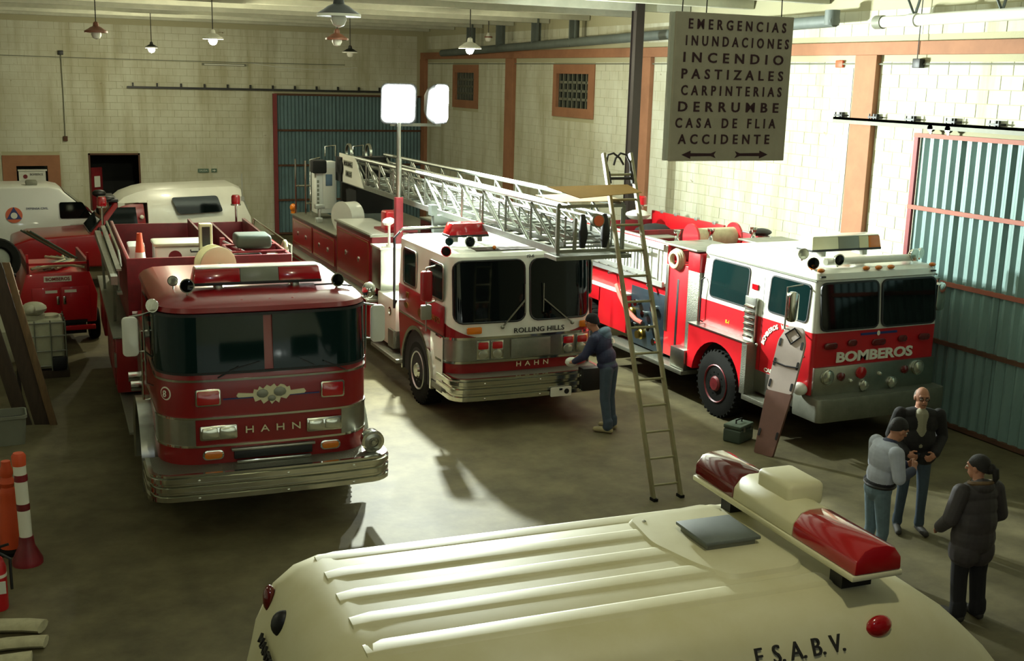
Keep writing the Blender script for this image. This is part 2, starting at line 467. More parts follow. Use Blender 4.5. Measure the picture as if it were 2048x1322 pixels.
# back wall with openings: office window, doorway, sliding gate
HB = [(.64, 2.16, .9, 2.5), (2.98, 4.32, 0, 2.5)]
def wall_boxes(b, lo, hi, z1, holes, fn):
    xs = sorted({lo, hi, *[h[0] for h in holes], *[h[1] for h in holes]})
    for a, c in zip(xs, xs[1:]):
        zs = [0]
        hh = [h for h in holes if h[0] < (a+c)/2 < h[1]]
        cur = 0
        for h in sorted(hh, key=lambda q: q[2]):
            if h[2] > cur: fn(b, a, c, cur, h[2])
            cur = h[3]
        if cur < z1: fn(b, a, c, cur, z1)
b = MB(); wall_boxes(b, XL, XR+.25, ZC, HB, lambda b, a, c, z0, z1: b.box(a, c, YB, YB+.2, z0, z1))
wb = struct(b.build('wall_back', 'mortar', smooth=False))
block_wall(wb, .2, XR-.2, 6.2, HB+[(8.36, 13.2, 0, 4.3)], lambda a, z: ((a, YB, z), PI), lambda r: (r[1] < 2.6, abs(r[0]-6)), 300)
# right wall: openings for two windows and the gate
W1, W2 = (24.08, 26.22, 4.09, 5.35), (31.0, 32.95, 4.09, 5.33)
HR = [W1, W2]
b = MB(); wall_boxes(b, YF, YB, ZC, HR, lambda b, a, c, z0, z1: b.box(XR, XR+.25, a, c, z0, z1))
wr = struct(b.build('wall_right', 'mortar', smooth=False))
colsY = [14.9, 21.76, 28.72, 35.4]
HRb = HR+[(8.0, 13.6, 0, 4.36)]+[(c-.27, c+.27, 0, 5.6) for c in colsY]
block_wall(wr, 6.0, YB-.1, 6.2, HRb+[(0, 40, 5.45, 5.75)], lambda a, z: ((XR, a, z), PI/2), lambda r: (r[1] < 2.6 or r[0] < 10.5, math.hypot(r[0], 13)), 300)
for c in colsY: cbox('pillar', 'salmon', wr, XR-.1, XR+.02, c-.25, c+.25, 0, 5.5, .008, smooth=False)
cbox('ring_beam', 'salmon', wr, XR-.09, XR+.02, YF, YB, 5.5, 5.7, .008, smooth=False)
struct(cbox('wall_left', 'block', None, XL-.2, XL, YF, YB, 0, ZC, smooth=False))
struct(cbox('wall_front', 'dark_brown', None, XL, XR, YF-.2, YF, 0, ZC, smooth=False))
# windows in the right wall: deep salmon surround, lattice and panes
def lattice_window(n, w):
    y0, y1, z0, z1 = w; t = .30
    b = MB()
    for a, c, d, e in ((y0, y1, z0, z0+t*.75), (y0, y1, z1-t*.75, z1), (y0, y0+t, z0+t*.75, z1-t*.75), (y1-t*.6, y1, z0+t*.75, z1-t*.75)):
        b.box(XR-.03, XR+.2, a, c, d, e)
    o = struct(b.build('window_%d' % n, 'salmon', smooth=False))
    iy0, iy1, iz0, iz1 = y0+t, y1-t*.6, z0+t*.75, z1-t*.75
    for k in range(8):
        yy = iy0+(iy1-iy0)*k/7; cbox('mullion', 'alu_dull', o, XR+.05, XR+.10, yy-.022, yy+.022, iz0, iz1, smooth=False)
    for k in range(1, 4):
        zz = iz0+(iz1-iz0)*k/4; cbox('transom', 'alu_dull', o, XR+.05, XR+.10, iy0, iy1, zz-.03, zz+.03, smooth=False)
    for k in range(7):
        for j in range(4):
            cbox('pane', 'glass', o, XR+.10, XR+.11, iy0+(iy1-iy0)*k/7, iy0+(iy1-iy0)*(k+1)/7, iz0+(iz1-iz0)*j/4, iz0+(iz1-iz0)*(j+1)/4, smooth=False)
lattice_window(1, W1); lattice_window(2, W2)
# corrugated sliding gates
def corr(name, m, parent, p0, p1, z0, z1, n, depth, out):
    p0, p1, out = Vector(p0), Vector(p1), Vector(out); b = MB(); top = []; N = n*4
    for i in range(N+1):
        ph = i % 4; d = (0, 0, depth, depth)[ph] if i < N else 0
        q = p0+(p1-p0)*((i+(.3 if ph in (0, 2) else -.0))/N if 0 < i < N else i/N)+out*d
        top.append(q)
    v = []; f = []
    for q in top: v += [(q.x, q.y, z0), (q.x, q.y, z1)]
    for i in range(N): f.append((2*i, 2*i+2, 2*i+3, 2*i+1))
    k = len(v)
    for q in top: q = q-out*.006; v += [(q.x, q.y, z0), (q.x, q.y, z1)]
    for i in range(N): f.append((k+2*i, k+2*i+1, k+2*i+3, k+2*i+2))
    b.add(v, f); return b.build(name, m, parent, smooth=False)
g = struct(MB().box(XR-.16, XR-.11, 13.52, 13.6, .05, 4.32).build('door_1', 'gate_frame', smooth=False))
GZ = [(.08, 1.22), (1.30, 2.12), (2.18, 3.18), (3.24, 4.28)]
for z0, z1 in GZ:
    for k in range(5):
        a, c = 13.52-k*.92, 13.52-(k+1)*.92
        corr('corrugated_sheet', 'gate_sheet', g, (XR-.10, a, 0), (XR-.10, c+.01, 0), z0-.04, z1+.04, 5, .05, (-1, 0, 0))
for z in (.05, 1.26, 2.15, 3.21, 4.30): cbox('cross_bar', 'gate_bar' if z > 2 else 'rust', g, XR-.17, XR-.12, 8.9, 13.6, z-.03, z+.035, smooth=False)
cbox('stile', 'gate_frame', g, XR-.17, XR-.11, 8.85, 8.92, .05, 4.32, smooth=False)
for yy in (13.3, 12.95): part('roller', 'steel', g, lambda b: (b.cyl((XR-.1, yy, 4.42), (XR-.16, yy, 4.42), .055, n=16), b.box(XR-.14, XR-.12, yy-.02, yy+.02, 4.3, 4.44)))
b = MB(); b.box(XR-.16, XR-.06, 6, 15.5, 4.46, 4.50); b.box(XR-.16, XR-.15, 6, 15.5, 4.40, 4.50)
tr = struct(b.build('trim_1', 'grey', smooth=False))
for k in range(9): part('rail_bracket', 'black', tr, lambda b: (b.box(XR-.15, XR, 15.4-k*.82-.1, 15.4-k*.82+.1, 4.515, 4.54), b.box(XR-.12, XR-.02, 15.4-k*.82-.015, 15.4-k*.82+.015, 4.5, 4.58), b.cyl((XR-.13, 15.4-k*.82-.08, 4.5), (XR-.13, 15.4-k*.82-.08, 4.58), .012, n=6), b.cyl((XR-.13, 15.4-k*.82+.08, 4.5), (XR-.13, 15.4-k*.82+.08, 4.58), .012, n=6)))
g2 = struct(MB().box(8.3, 8.42, YB-.18, YB-.1, .03, 4.34).build('door_2', 'gate_frame', smooth=False))
for z0, z1 in ((.05, 1.1), (1.1, 2.17), (2.17, 3.24), (3.24, 4.3)):
    for k in range(5):
        corr('corrugated_sheet', 'gate_sheet_back', g2, (8.42+k*.94, YB-.1, 0), (8.42+(k+1)*.94-.01, YB-.1, 0), z0-.03, z1+.03, 8, .035, (0, -1, 0))
for z in (.06, 1.1, 2.17, 3.24, 4.32): cbox('cross_bar', 'rust', g2, 8.36, 13.12, YB-.17, YB-.13, z-.03, z+.03, smooth=False)
tr2 = struct(cbox('trim_2', 'black', None, 4.08, 12.9, YB-.14, YB-.08, 4.42, 4.48, smooth=False))
for k in range(13): cbox('rail_bracket', 'black', tr2, 4.25+k*.68-.02, 4.25+k*.68+.02, YB-.12, YB, 4.48, 4.58, smooth=False)
# office window and doorway in the back wall
b = MB()
for a, c, d, e in ((.64, 2.16, 2.2, 2.5), (.64, 1.0, .9, 2.2), (1.82, 2.16, .9, 2.2), (1.0, 1.82, .9, 1.15)): b.box(a, c, YB-.03, YB+.18, d, e)
w3 = struct(b.build('window_3', 'salmon', smooth=False))
cbox('pane', 'glass', w3, 1.0, 1.82, YB+.1, YB+.12, 1.15, 2.2, smooth=False)
nb = cbox('notice_board', 'paper', w3, 1.05, 1.76, YB-.02, YB+.02, 1.69, 2.06, smooth=False)
text('BOMBEROS', 'letter_dark', nb, (1.52, YB-.025, 1.96), (1, 0, 0), (0, 0, 1), height=.06, width=.34)
part('badge', 'red_worn', nb, lambda b: b.plate(ellipse(.06, .06), (1.22, YB-.02, 1.9), (1, 0, 0), (0, 0, 1), .006))
cbox('shelf', 'white', w3, 1.03, 1.80, YB-.05, YB+.05, 2.06, 2.10, smooth=False)
cbox('panel_edge', 'paper', w3, 1.0, 1.1, YB-.04, YB+.02, 1.35, 1.69, smooth=False)
b = MB(); b.box(2.93, 2.98, YB-.02, YB+.2, 0, 2.55); b.box(4.32, 4.37, YB-.02, YB+.2, 0, 2.55); b.box(2.93, 4.37, YB-.02, YB+.2, 2.5, 2.55)
d3 = struct(b.build('door_3', 'rust', smooth=False))
leaf = MB().obox((3.0, YB+.14, .02), (.33, .25, 0), (-.03, .04, 0), (0, 0, 2.1)).build('door_leaf', 'red_worn', d3, smooth=False)
MB().obox((3.08, YB+.17, 1.55), (.17, .129, 0), (.004, -.006, 0), (0, 0, .32)).build('paper_notice', 'paper', leaf, smooth=False)
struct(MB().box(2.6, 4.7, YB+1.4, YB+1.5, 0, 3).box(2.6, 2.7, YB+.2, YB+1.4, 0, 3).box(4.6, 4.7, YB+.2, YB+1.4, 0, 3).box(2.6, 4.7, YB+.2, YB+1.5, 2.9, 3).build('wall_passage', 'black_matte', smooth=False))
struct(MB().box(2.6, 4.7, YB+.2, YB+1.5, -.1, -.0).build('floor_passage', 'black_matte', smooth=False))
# small fittings on the back wall
def sign_plate(x0, x1, label, nm, draw):
    o = tag(cbox(nm, 'exit_green', None, x0, x1, YB-.05, YB-.016, 1.97, 2.08, smooth=False), label, 'sign'); draw(o); return o
sign_plate(6.02, 6.34, 'long green exit sign on the back wall between doorway and gate', 'exit_sign', lambda o: text('SALIDA', 'paper', o, (6.18, YB-.054, 2.025), (1, 0, 0), (0, 0, 1), height=.05, width=.24))
sign_plate(6.42, 6.58, 'small square green arrow sign right of the longer exit sign', 'arrow_sign', lambda o: part('arrow', 'paper', o, lambda b: b.plate([(-.05, -.012), (0, -.012), (0, -.035), (.05, 0), (0, .035), (0, .012), (-.05, .012)], (6.5, YB-.052, 2.025), (1, 0, 0), (0, 0, 1), .004)))
fx = thing('fluorescent_fixture', 'thin unlit fluorescent tube fixture on the back wall above the gate rail', 'light fixture', (6.88, YB-.02, 5.12))
cbox('housing', 'grey', fx, -.64, .64, -.05, 0, 0, .07, smooth=False); part('tube', 'enamel_in', fx, lambda b: b.cyl((-.6, -.075, .03), (.6, -.075, .03), .018))
for s in (-1, 1): cbox('socket', 'grey', fx, s*.62-.03, s*.62+.03, -.1, -.05, 0, .06, smooth=False)
sw = thing('light_switch', 'small switch and junction box joined by a drop cable on back wall', 'switch', (2.34, YB-.016, 2.9))
cbox('switch_box', 'rust', sw, -.06, .06, -.06, 0, 0, .14, .01); part('cable', 'grey', sw, lambda b: b.tube([(0, -.03, .12), (.01, -.03, 1.2), (0, -.03, 2.42)], .012)); cbox('junction_box', 'black', sw, -.07, .07, -.07, 0, 2.4, 2.52, .01)
def sag(p, q, s, n=16):
    p, q = Vector(p), Vector(q); return [p.lerp(q, i/n)-Vector((0, 0, s*4*(i/n)*(1-i/n))) for i in range(n+1)]
tag(part('wall_cable', 'grey', None, lambda b: b.tube(sag((XL, YB-.05, 5.35), (10.6, YB-.05, 5.25), .06), .012, 6)), 'thin grey cable running along the top of the back wall', 'cable')
tag(part('slack_cable', 'paper', None, lambda b: b.tube(sag((7.6, YB-.035, 5.24), (11.0, YB-.035, 5.18), .12), .014, 6)), 'pale slack cable sagging in front of the back wall', 'cable')
tag(part('wall_conduit', 'grey', None, lambda b: b.tube([(XR-.04, 6, 5.36), (XR-.04, 35, 5.36)], .014, 6)), 'thin grey conduit along the right wall under the ring beam', 'conduit')
jb = tag(cbox('junction_box', 'black', None, XR-.125, XR-.02, 13.68, 13.84, 5.3, 5.44, .01), 'black junction box on the right wall beneath the white pipe', 'junction box')
part('drop_wire', 'black', jb, lambda b: b.tube([(XR-.105, 13.76, 5.44), (XR-.105, 13.76, 6.5)], .008, 5))
tag(cbox('terminal_cover', 'orange', None, XR-.06, XR-.013, 15.5, 15.68, 5.3, 5.42, .015), 'small orange terminal cover on the right wall beside the salmon pillar', 'cover')
tag(part('pillar_cable', 'alu_dull', None, lambda b: b.tube([(XR-.04, 15.25, 2.6), (XR-.05, 15.22, 3.6), (XR-.04, 15.24, 5.3)], .012, 5)), 'thin cable hanging beside the nearest salmon pillar', 'cable')
# pipes below the ceiling
gp = tag(part('drain_pipe', 'steel_paint', None, lambda b: b.cyl((12.85, 33.0, 5.66), (12.75, 15.3, 6.03), .1, n=16)), 'long grey pipe sloping along the top of the right wall', 'pipe')
part('pipe_elbow', 'steel_paint', gp, lambda b: b.cyl((12.75, 15.38, 5.96), (12.75, 15.38, 6.2), .12, n=16))
for yy in (24.57, 26.6, 28.77, 30.8):
    part('hanger', 'steel_paint', gp, lambda b: (b.box(12.72, 12.98, yy-.02, yy+.02, 5.75, 6.5), b.box(12.84, 12.88, yy-.1, yy+.1, 5.75, 6.5)), smooth=False)
wp = tag(part('vent_pipe', 'white', None, lambda b: b.cyl((12.55, 14.0, 5.96), (12.5, 8.5, 6.02), .085, n=18)), 'glossy white pipe slung under the ceiling at the top right', 'pipe')
part('end_cap', 'grey', wp, lambda b: b.cyl((12.55, 14.12, 5.96), (12.55, 13.96, 5.96), .10, n=18))
part('pipe_collar', 'white', wp, lambda b: b.cyl((12.54, 13.4, 5.967), (12.54, 13.25, 5.967), .098, n=18))
for yy in (13.3, 11.7): part('hanger', 'steel_paint', wp, lambda b: (b.bar((12.53, yy, 6.02), (12.75, yy+.1, 6.45), .03, .03), b.bar((12.53, yy, 6.02), (12.35, yy+.1, 6.45), .03, .03)))
# steel column behind the trucks
sc = thing('steel_column', 'dark brown steel column rising behind the trucks to the ceiling', 'column', (11.98, 20.2, 0))
cbox('web', 'dark_brown', sc, -.075, -.045, -.09, .09, 0, 6.5, smooth=False); cbox('flange', 'dark_brown', sc, -.1, .08, -.1, -.085, 0, 6.5, smooth=False); cbox('flange', 'dark_brown', sc, -.1, .08, .085, .1, 0, 6.5, smooth=False)
cbox('edge_plate', 'rust', sc, .07, .085, -.085, .085, 0, 6.5, smooth=False); cbox('base_plate', 'dark_brown', sc, -.16, .16, -.16, .16, 0, .02, smooth=False)
# pendant lamps
def pendant(loc, r, shade, inside, lit, label, top=6.51, col=None, group='pendant lamps under the ceiling'):
    t = thing('pendant_lamp', label, 'lamp', loc, 0, group)
    part('cord', 'black', t, lambda b: b.cyl((0, 0, r*.8), (0, 0, top-loc[2]), .010, n=6))
    part('shade', shade, t, lambda b: b.lathe([(r, 0), (r*.98, .03), (r*.7, r*.3), (r*.5, r*.45), (r*.27, r*.55), (r*.22, r*.85), (r*.1, r*.95), (r*.09, r*.93), (r*.2, r*.8), (r*.24, r*.52), (r*.46, r*.4), (r*.66, r*.25), (r*.93, .02)], (0, 0, 0), (0, 0, 1), 24))
    part('rim', inside, t, lambda b: b.loft([[(math.cos(2*PI*k/24)*q, math.sin(2*PI*k/24)*q, z) for k in range(24)] for q, z in ((r*.97, -.005), (r*1.02, -.005), (r*1.02, .025), (r*.97, .025))], closed=True))
    part('bulb', 'bulb' if lit else 'enamel_in', t, lambda b: b.lathe([(.01, -.12), (.06, -.10), (.088, -.04), (.08, .02), (.045, .08), (.03, .12), (.01, .12)], (0, 0, 0), (0, 0, 1), 16))
    if lit:
        lamp('bulb_light', 'POINT', (loc[0], loc[1], loc[2]-.16), lit, col or BULB_COL, .07)
    return t
pendant((4.44, 24.0, 5.6), .2, 'enamel_in', 'enamel_in', 420, 'lit white pendant lamp above the red pickup, brighter of the left pair')
pendant((4.2, 31.0, 5.5), .16, 'enamel_dark', 'enamel_in', 260, 'lit pendant lamp on long cord nearest the back left wall')
pendant((9.66, 23.2, 5.58), .24, 'enamel_in', 'enamel_in', 200, 'lit white pendant lamp above the aerial ladder near the grey pipe')
pendant((3.78, 12.9, 5.62), .24, 'enamel_dark', 'enamel_in', 0, 'large dark enamel pendant shade with white rim at top centre')
pendant((9.0, 29.7, 5.52), .2, 'enamel_dark', 'enamel_in', 0, 'small dark pendant shade with white rim above the back gate')
pendant((2.1, 22.5, 5.6), .2, 'enamel_red', 'enamel_red', 0, 'rust brown unlit pendant shade at far left', 6.51)
pendant((5.97, 20.5, 5.58), .2, 'enamel_red', 'enamel_red', 0, 'rust brown unlit pendant shade just above a white rimmed one', 6.51)
pendant((12.3, 28.3, 6.0), .1, 'enamel_red', 'enamel_red', 0, 'tiny rust red ceiling lamp between two joists near the right wall', 6.51)
pendant((-2.2, 7.0, 5.7), .24, 'enamel_dark', 'enamel_in', 70, 'added fill pendant lamp out of view on the left of the hall', 6.51)  # unseen lamp, added as fill for the left side
pendant((3.0, 3.0, 5.9), .24, 'enamel_dark', 'enamel_in', 110, 'added fill pendant lamp out of view above the white van', 6.51)  # added out of view to light the van roof and truck fronts
pendant((1.6, -1.6, 5.7), .24, 'enamel_dark', 'enamel_in', 90, 'added cool white fill pendant lamp out of view behind the camera', 6.51, (.72, .85, 1.0))  # added behind the camera: cool fill on van side and engine front
# hanging sign
sg = thing('hanging_sign', 'large grey board listing emergency types hung from the ceiling', 'sign', (6.02, 8.5, 4.33), math.radians(-1))
SW, SH = 1.2, 1.25
cbox('board', 'sign_board', sg, -SW/2, SW/2, 0, .03, 0, SH, .004, smooth=False); cbox('back_board', 'sign_edge', sg, -SW/2, SW/2, .09, .12, 0, SH, smooth=False); cbox('core', 'sign_edge', sg, -SW/2+.015, SW/2-.015, .03, .09, .01, SH-.01, smooth=False)
rows = ['EMERGENCIAS', 'INUNDACIONES', 'INCENDIO', 'PASTIZALES', 'CARPINTERIAS', 'DERRUMBE', 'CASA DE FLIA', 'ACCIDENTE']
wd = [1.0, 1.06, 1.03, 1.05, 1.04, 1.04, 1.04, .95]; ox = [.02, .03, .0, .0, 0, -.02, -.04, -.05]
for k, r in enumerate(rows): text(r, 'sign_letter', sg, (ox[k], -.002, 1.155-k*.138), (1, 0, 0), (0, 0, 1), height=.085, width=wd[k], bold=.018, space=1.75, name='sign_text', split=True)
for s in (-1, 1):
    part('arrow', 'sign_letter', sg, lambda b: b.plate([(s*x, y) for x, y in ((.15, .012), (.36, .014), (.36, .035), (.45, 0), (.36, -.035), (.36, -.014), (.15, -.012), (.10, -.03), (.12, 0), (.10, .03))], (-.03, -.0, .055), (1, 0, 0), (0, 0, 1), .003))
for x in (-.52, -.28, .5): part('hanging_wire', 'black', sg, lambda b: b.cyl((x, .05, SH-.01), (x*.95, .05, 2.15), .005, n=5))
# ------------------------------------------------------------------ red fire engine with wrap-round windscreen
X3, Y3, Z3 = Vector((1, 0, 0)), Vector((0, 1, 0)), Vector((0, 0, 1))
def bumper(parent, hw, z0, z1, vr, rad, bow, grooves=2, m='chrome', proj=0., vf=0.):
    P = wrap(hw, vf, vr, rad, bow, 7, 10)
    h = (z1-z0)/(grooves+1); prof = [(-.05, z0)]
    for k in range(grooves+1):
        a = z0+k*h
        prof += [(0, a+.0), (.018, a+h*.12), (.018, a+h*.62), (-.012, a+h*.74), (-.012, a+h*.99)]
    prof += [(.0, z1), (-.05, z1)]
    b = MB(); sweep(b, P, prof); bo = b.build('bumper', m, parent)
    b = MB(); b.loft([[(x, y, z) for x, y in offs(P, -.02)] for z in (z1-.03, z1-.005)]); b.build('tread_plate', 'tread', bo, smooth=False)
    b = MB()
    for s in (-.62, .1, .66):
        for zz in (z0+h*.35, z0+h*2.3): b.ball((s*hw, vf-.016+bow*s*s, zz), (.018, .012, .018), 8, 6)
    b.build('bumper_bolts', 'chrome', bo)['kind'] = 'stuff'
    return bo
def headlamp_pair(parent, cu, v, cz, w, h, lean=0):
    t = part('headlight_housing', 'chrome', parent, lambda b: b.plate(rrect(w, h, .02), (cu, v, cz), X3, Z3, .03), .006)
    for s in (-1, 1):
        l = part('headlight', 'clear_lens', t, lambda b: b.plate(rrect(w*.42, h*.72, .02), (cu+s*w*.235, v-.03, cz), X3, Z3, .014), .005)
        l.data.materials[0] = M['clear_lens']
    return t
def lightbar(parent, u0, u1, v0, v1, z0, z1, segs, lid=True, name='light_bar', taper=.03):
    t = cbox(name, 'black', parent, u0, u1, v0, v1, z0-.02, z0+.015, .006)
    for a, c, m in segs:
        a, c = u0+(u1-u0)*a, u0+(u1-u0)*c
        b = MB(); ca, cc = (taper if abs(a-u0) < .01 else 0), (taper if abs(c-u1) < .01 else 0)
        b.loft([[(a, v0, z0), (c, v0, z0), (c, v1, z0), (a, v1, z0)], [(a+ca, v0+.035, z1), (c-cc, v0+.035, z1), (c-cc, v1-.035, z1), (a+ca, v1-.035, z1)]])
        b.build('lens', m, t, .012)
    if lid: cbox('lid', 'white', t, u0+taper+.01, u1-taper-.01, v0+.04, v1-.04, z1, z1+.012, .004)
    for x in (u0+.2*(u1-u0), u0+.8*(u1-u0)):
        cbox('foot', 'steel', t, x-.04, x+.04, v0+.05, v1-.05, z0-.10, z0-.02, .008)
    return t
def rungs_ladder(b, p, q, side, w, nr, rail=(.03, .07), rr=.014):
    p, q, side = Vector(p), Vector(q), Vector(side).normalized()
    for s in (-1, 1): b.bar(p+side*s*w/2, q+side*s*w/2, rail[0], rail[1], side.cross(q-p))
    for k in range(nr):
        c = p.lerp(q, (k+.5)/nr); b.cyl(c-side*w/2, c+side*w/2, rr, n=8)
E1 = thing('fire_engine', 'dark red fire engine with wraparound windscreen and number 8, parked at left', 'fire truck', (2.73, 11.82, 0), math.radians(-3))
def cab_loft(hw, vf, vr, rad, bow, zs):    # zs: (z, inset, lean)
    rings = []
    for z, ins, ln in zs:
        P = wrap(hw-ins, vf+ins*.9+ln, vr-ins*.6, max(rad-ins*.3, .12), bow)
        rings.append([(x, y, z) for x, y in P])
    return rings
hw = 1.16; RAD = .38
b = MB(); b.loft(cab_loft(hw, .32, 2.75, RAD, .06, [(.62, .03, 0), (.80, 0, 0), (1.72, 0, 0), (1.80, .008, .0), (2.44, .03, .05), (2.47, .0, .03), (2.52, .01, .04), (2.57, .06, .07), (2.615, .16, .12), (2.64, .34, .2)]))
cab = b.build('cab', 'red', E1, angle=30)
P0 = wrap(hw, .32, 2.75, RAD, .06)
for x0, x1 in ((-1.17, -.035), (.035, 1.17)):
    pp = cut(P0, x0, x1, 1.15)
    if x0 > 0: pp = [p for p in pp]
    b = MB(); strip(b, pp, 1.82, 2.425, -.02, .008, .07, 1.82); b.build('windscreen_pane', 'glass_teal', E1)
b = MB(); strip(b, cut(P0, None, None, 1.2), 2.425, 2.455, -.02, .014, .07, 1.82); b.build('windscreen_gasket', 'black', E1)
b = MB(); strip(b, cut(P0, None, None, 1.2), 1.80, 1.825, -.02, .014, .0); b.build('windscreen_gasket', 'black', E1)
for z, d in ((1.735, .016), (1.315, .016), (1.0, .014)):
    b = MB(); strip(b, cut(P0, None, None, 2.2), z-.012, z+.012, -.01, d); b.build('chrome_strip', 'chrome', E1)
for s in (-1, 1):
    pp = cut(P0, -1.2, -.79, 1.0) if s < 0 else cut(P0, .80, 1.2, 1.0)
    b = MB(); strip(b, pp, 1.012, 1.303, -.01, .007); b.build('corner_panel', 'steel', E1)
vf = .30
headlamp_pair(E1, -.56, vf+.03, 1.155, .40, .16); headlamp_pair(E1, .60, vf+.03, 1.155, .40, .16)
text('HAHN', 'lettering', E1, (.03, vf, 1.165), X3, Z3, height=.075, width=.60, name='maker_lettering', space=1.9, ext=.01, split=True)
for c in (-.66, .70):
    w = part('warning_light', 'chrome', E1, lambda b: b.plate(rrect(.27, .19, .025), (c, vf+.05, 1.55), X3, Z3, .04), .006)
    part('lens', 'red_lens', w, lambda b: b.plate(rrect(.235, .155, .02), (c, vf+.015, 1.55), X3, Z3, .012), .004)
em = part('emblem', 'lettering', E1, lambda b: b.plate([(-.38, .02), (-.36, .05), (-.2, .035), (-.19, .08), (-.15, .07), (-.13, .11), (-.09, .08), (-.05, .12), (-.01, .10), (.03, .13), (.06, .09), (.10, .12), (.14, .11), (.17, .08), (.2, .09), (.21, .04), (.36, .05), (.38, .02), (.36, 0), (.2, -.005), (.16, -.05), (.1, -.03), (.08, -.09), (.04, -.06), (.0, -.10), (-.03, -.05), (-.09, -.09), (-.12, -.04), (-.18, -.06), (-.2, .0), (-.36, .0)], (.02, vf+.03, 1.53), X3, Z3, .025))
for (cx, cy, r) in ((-.1, .03, .05), (.09, .04, .055), (.0, -.03, .035)):
    part('relief', 'alu_dull', em, lambda b: b.plate(ellipse(r*1.3, r, 9), (.02+cx, vf+.006, 1.53+cy), X3, Z3, .012), .006)
part('emblem_line', 'blue_logo', em, lambda b: b.box(-.5, .55, vf+.01, vf+.025, 1.515, 1.527))
gr = cbox('grille_slot', 'black', E1, -.40, .46, vf-.01, vf+.06, .84, .93, .006)
cbox('grille_lip', 'steel', gr, -.43, .49, vf-.03, vf+.05, .935, .965, .006); cbox('tow_bar', 'chrome', gr, -.38, .44, vf-.05, vf-.02, .80, .835, .01)
for c in (-.62, .67):
    t = part('turn_signal', 'chrome', E1, lambda b: b.plate(rrect(.23, .11, .05), (c, vf+.045, .9), X3, Z3, .03), .004)
    part('lens', 'amber', t, lambda b: b.plate(rrect(.19, .08, .038), (c, vf+.016, .9), X3, Z3, .012), .003)
bd = part('number_badge', 'ctext_white', E1, lambda b: b.plate(ellipse(.075, .075, 24), (-1.075, .52, 1.58), (.60, -.80, 0), Z3, .006))
part('badge_face', 'red', bd, lambda b: b.plate(ellipse(.06, .06, 24), (-1.080, .516, 1.58), (.60, -.80, 0), Z3, .006)); text('8', 'ctext_white', bd, (-1.092, .508, 1.58), (.60, -.80, 0), Z3, height=.075)
bumper(E1, 1.31, .5, .80, .75, .22, .06)
# siren on the bumper
sr = part('siren', 'chrome', E1, lambda b: b.lathe([(.05, .2), (.09, .17), (.115, .1), (.12, 0), (.13, -.01), (.13, -.04), (.10, -.045)], (1.13, .22, .93), (0, 1, .05), 24))
part('siren_face', 'steel', sr, lambda b: b.lathe([(.10, -.03), (.098, -.05), (.06, -.06), (.055, -.045), (.03, -.045), (.025, -.07), (.005, -.07)], (1.13, .22, .93), (0, 1, .05), 24)); cbox('bracket', 'chrome', sr, 1.08, 1.18, .22, .34, .79, .86, .01)
# light bar and roof fittings
lightbar(E1, -.72, .70, .82, 1.12, 2.70, 2.86, ((0, .36, 'red_lens'), (.36, .66, 'grey_lens'), (.66, 1, 'red_lens')))
horn_lamp(E1, (-.80, .66, 2.72), (-.1, -1, .05), .075, lens='glass'); horn_lamp(E1, (-.92, .95, 2.73), (-.2, -1, .1), .055, lens='clear_lens'); horn_lamp(E1, (.86, .72, 2.71), (.2, -1, .05), .075, lens='glass')
horn_lamp(E1, (-1.17, .62, 2.53), (-.5, -.8, .1), .07, 'marker_lamp', lens='chrome', stand=.02); part('marker_lamp', 'chrome', E1, lambda b: b.ball((1.30, 1.0, 2.52), (.085, .085, .10))); part('lamp_arm', 'steel', E1, lambda b: b.tube([(1.3, 1.0, 2.45), (1.15, .7, 2.5), (.85, .7, 2.62)], .012))
part('roof_antenna', 'black', E1, lambda b: b.tube([(1.04, .8, 2.62), (.8, .76, 2.66), (.6, .74, 2.66)], .01))
for x in (-.25, .05, .3): part('clearance_lamp', 'red_lens', E1, lambda b: b.ball((x, .48, 2.565), (.03, .02, .018)))
# wipers
for x0, x1 in ((-.55, -.1), (.85, .35)): part('wiper', 'black', E1, lambda b: (b.bar((x0, .325, 1.76), ((x0+x1)/2, .31, 1.88), .014, .012), b.bar(((x0+x1)/2-.1, .315, 1.84), (x1, .315, 1.92), .012, .01)))
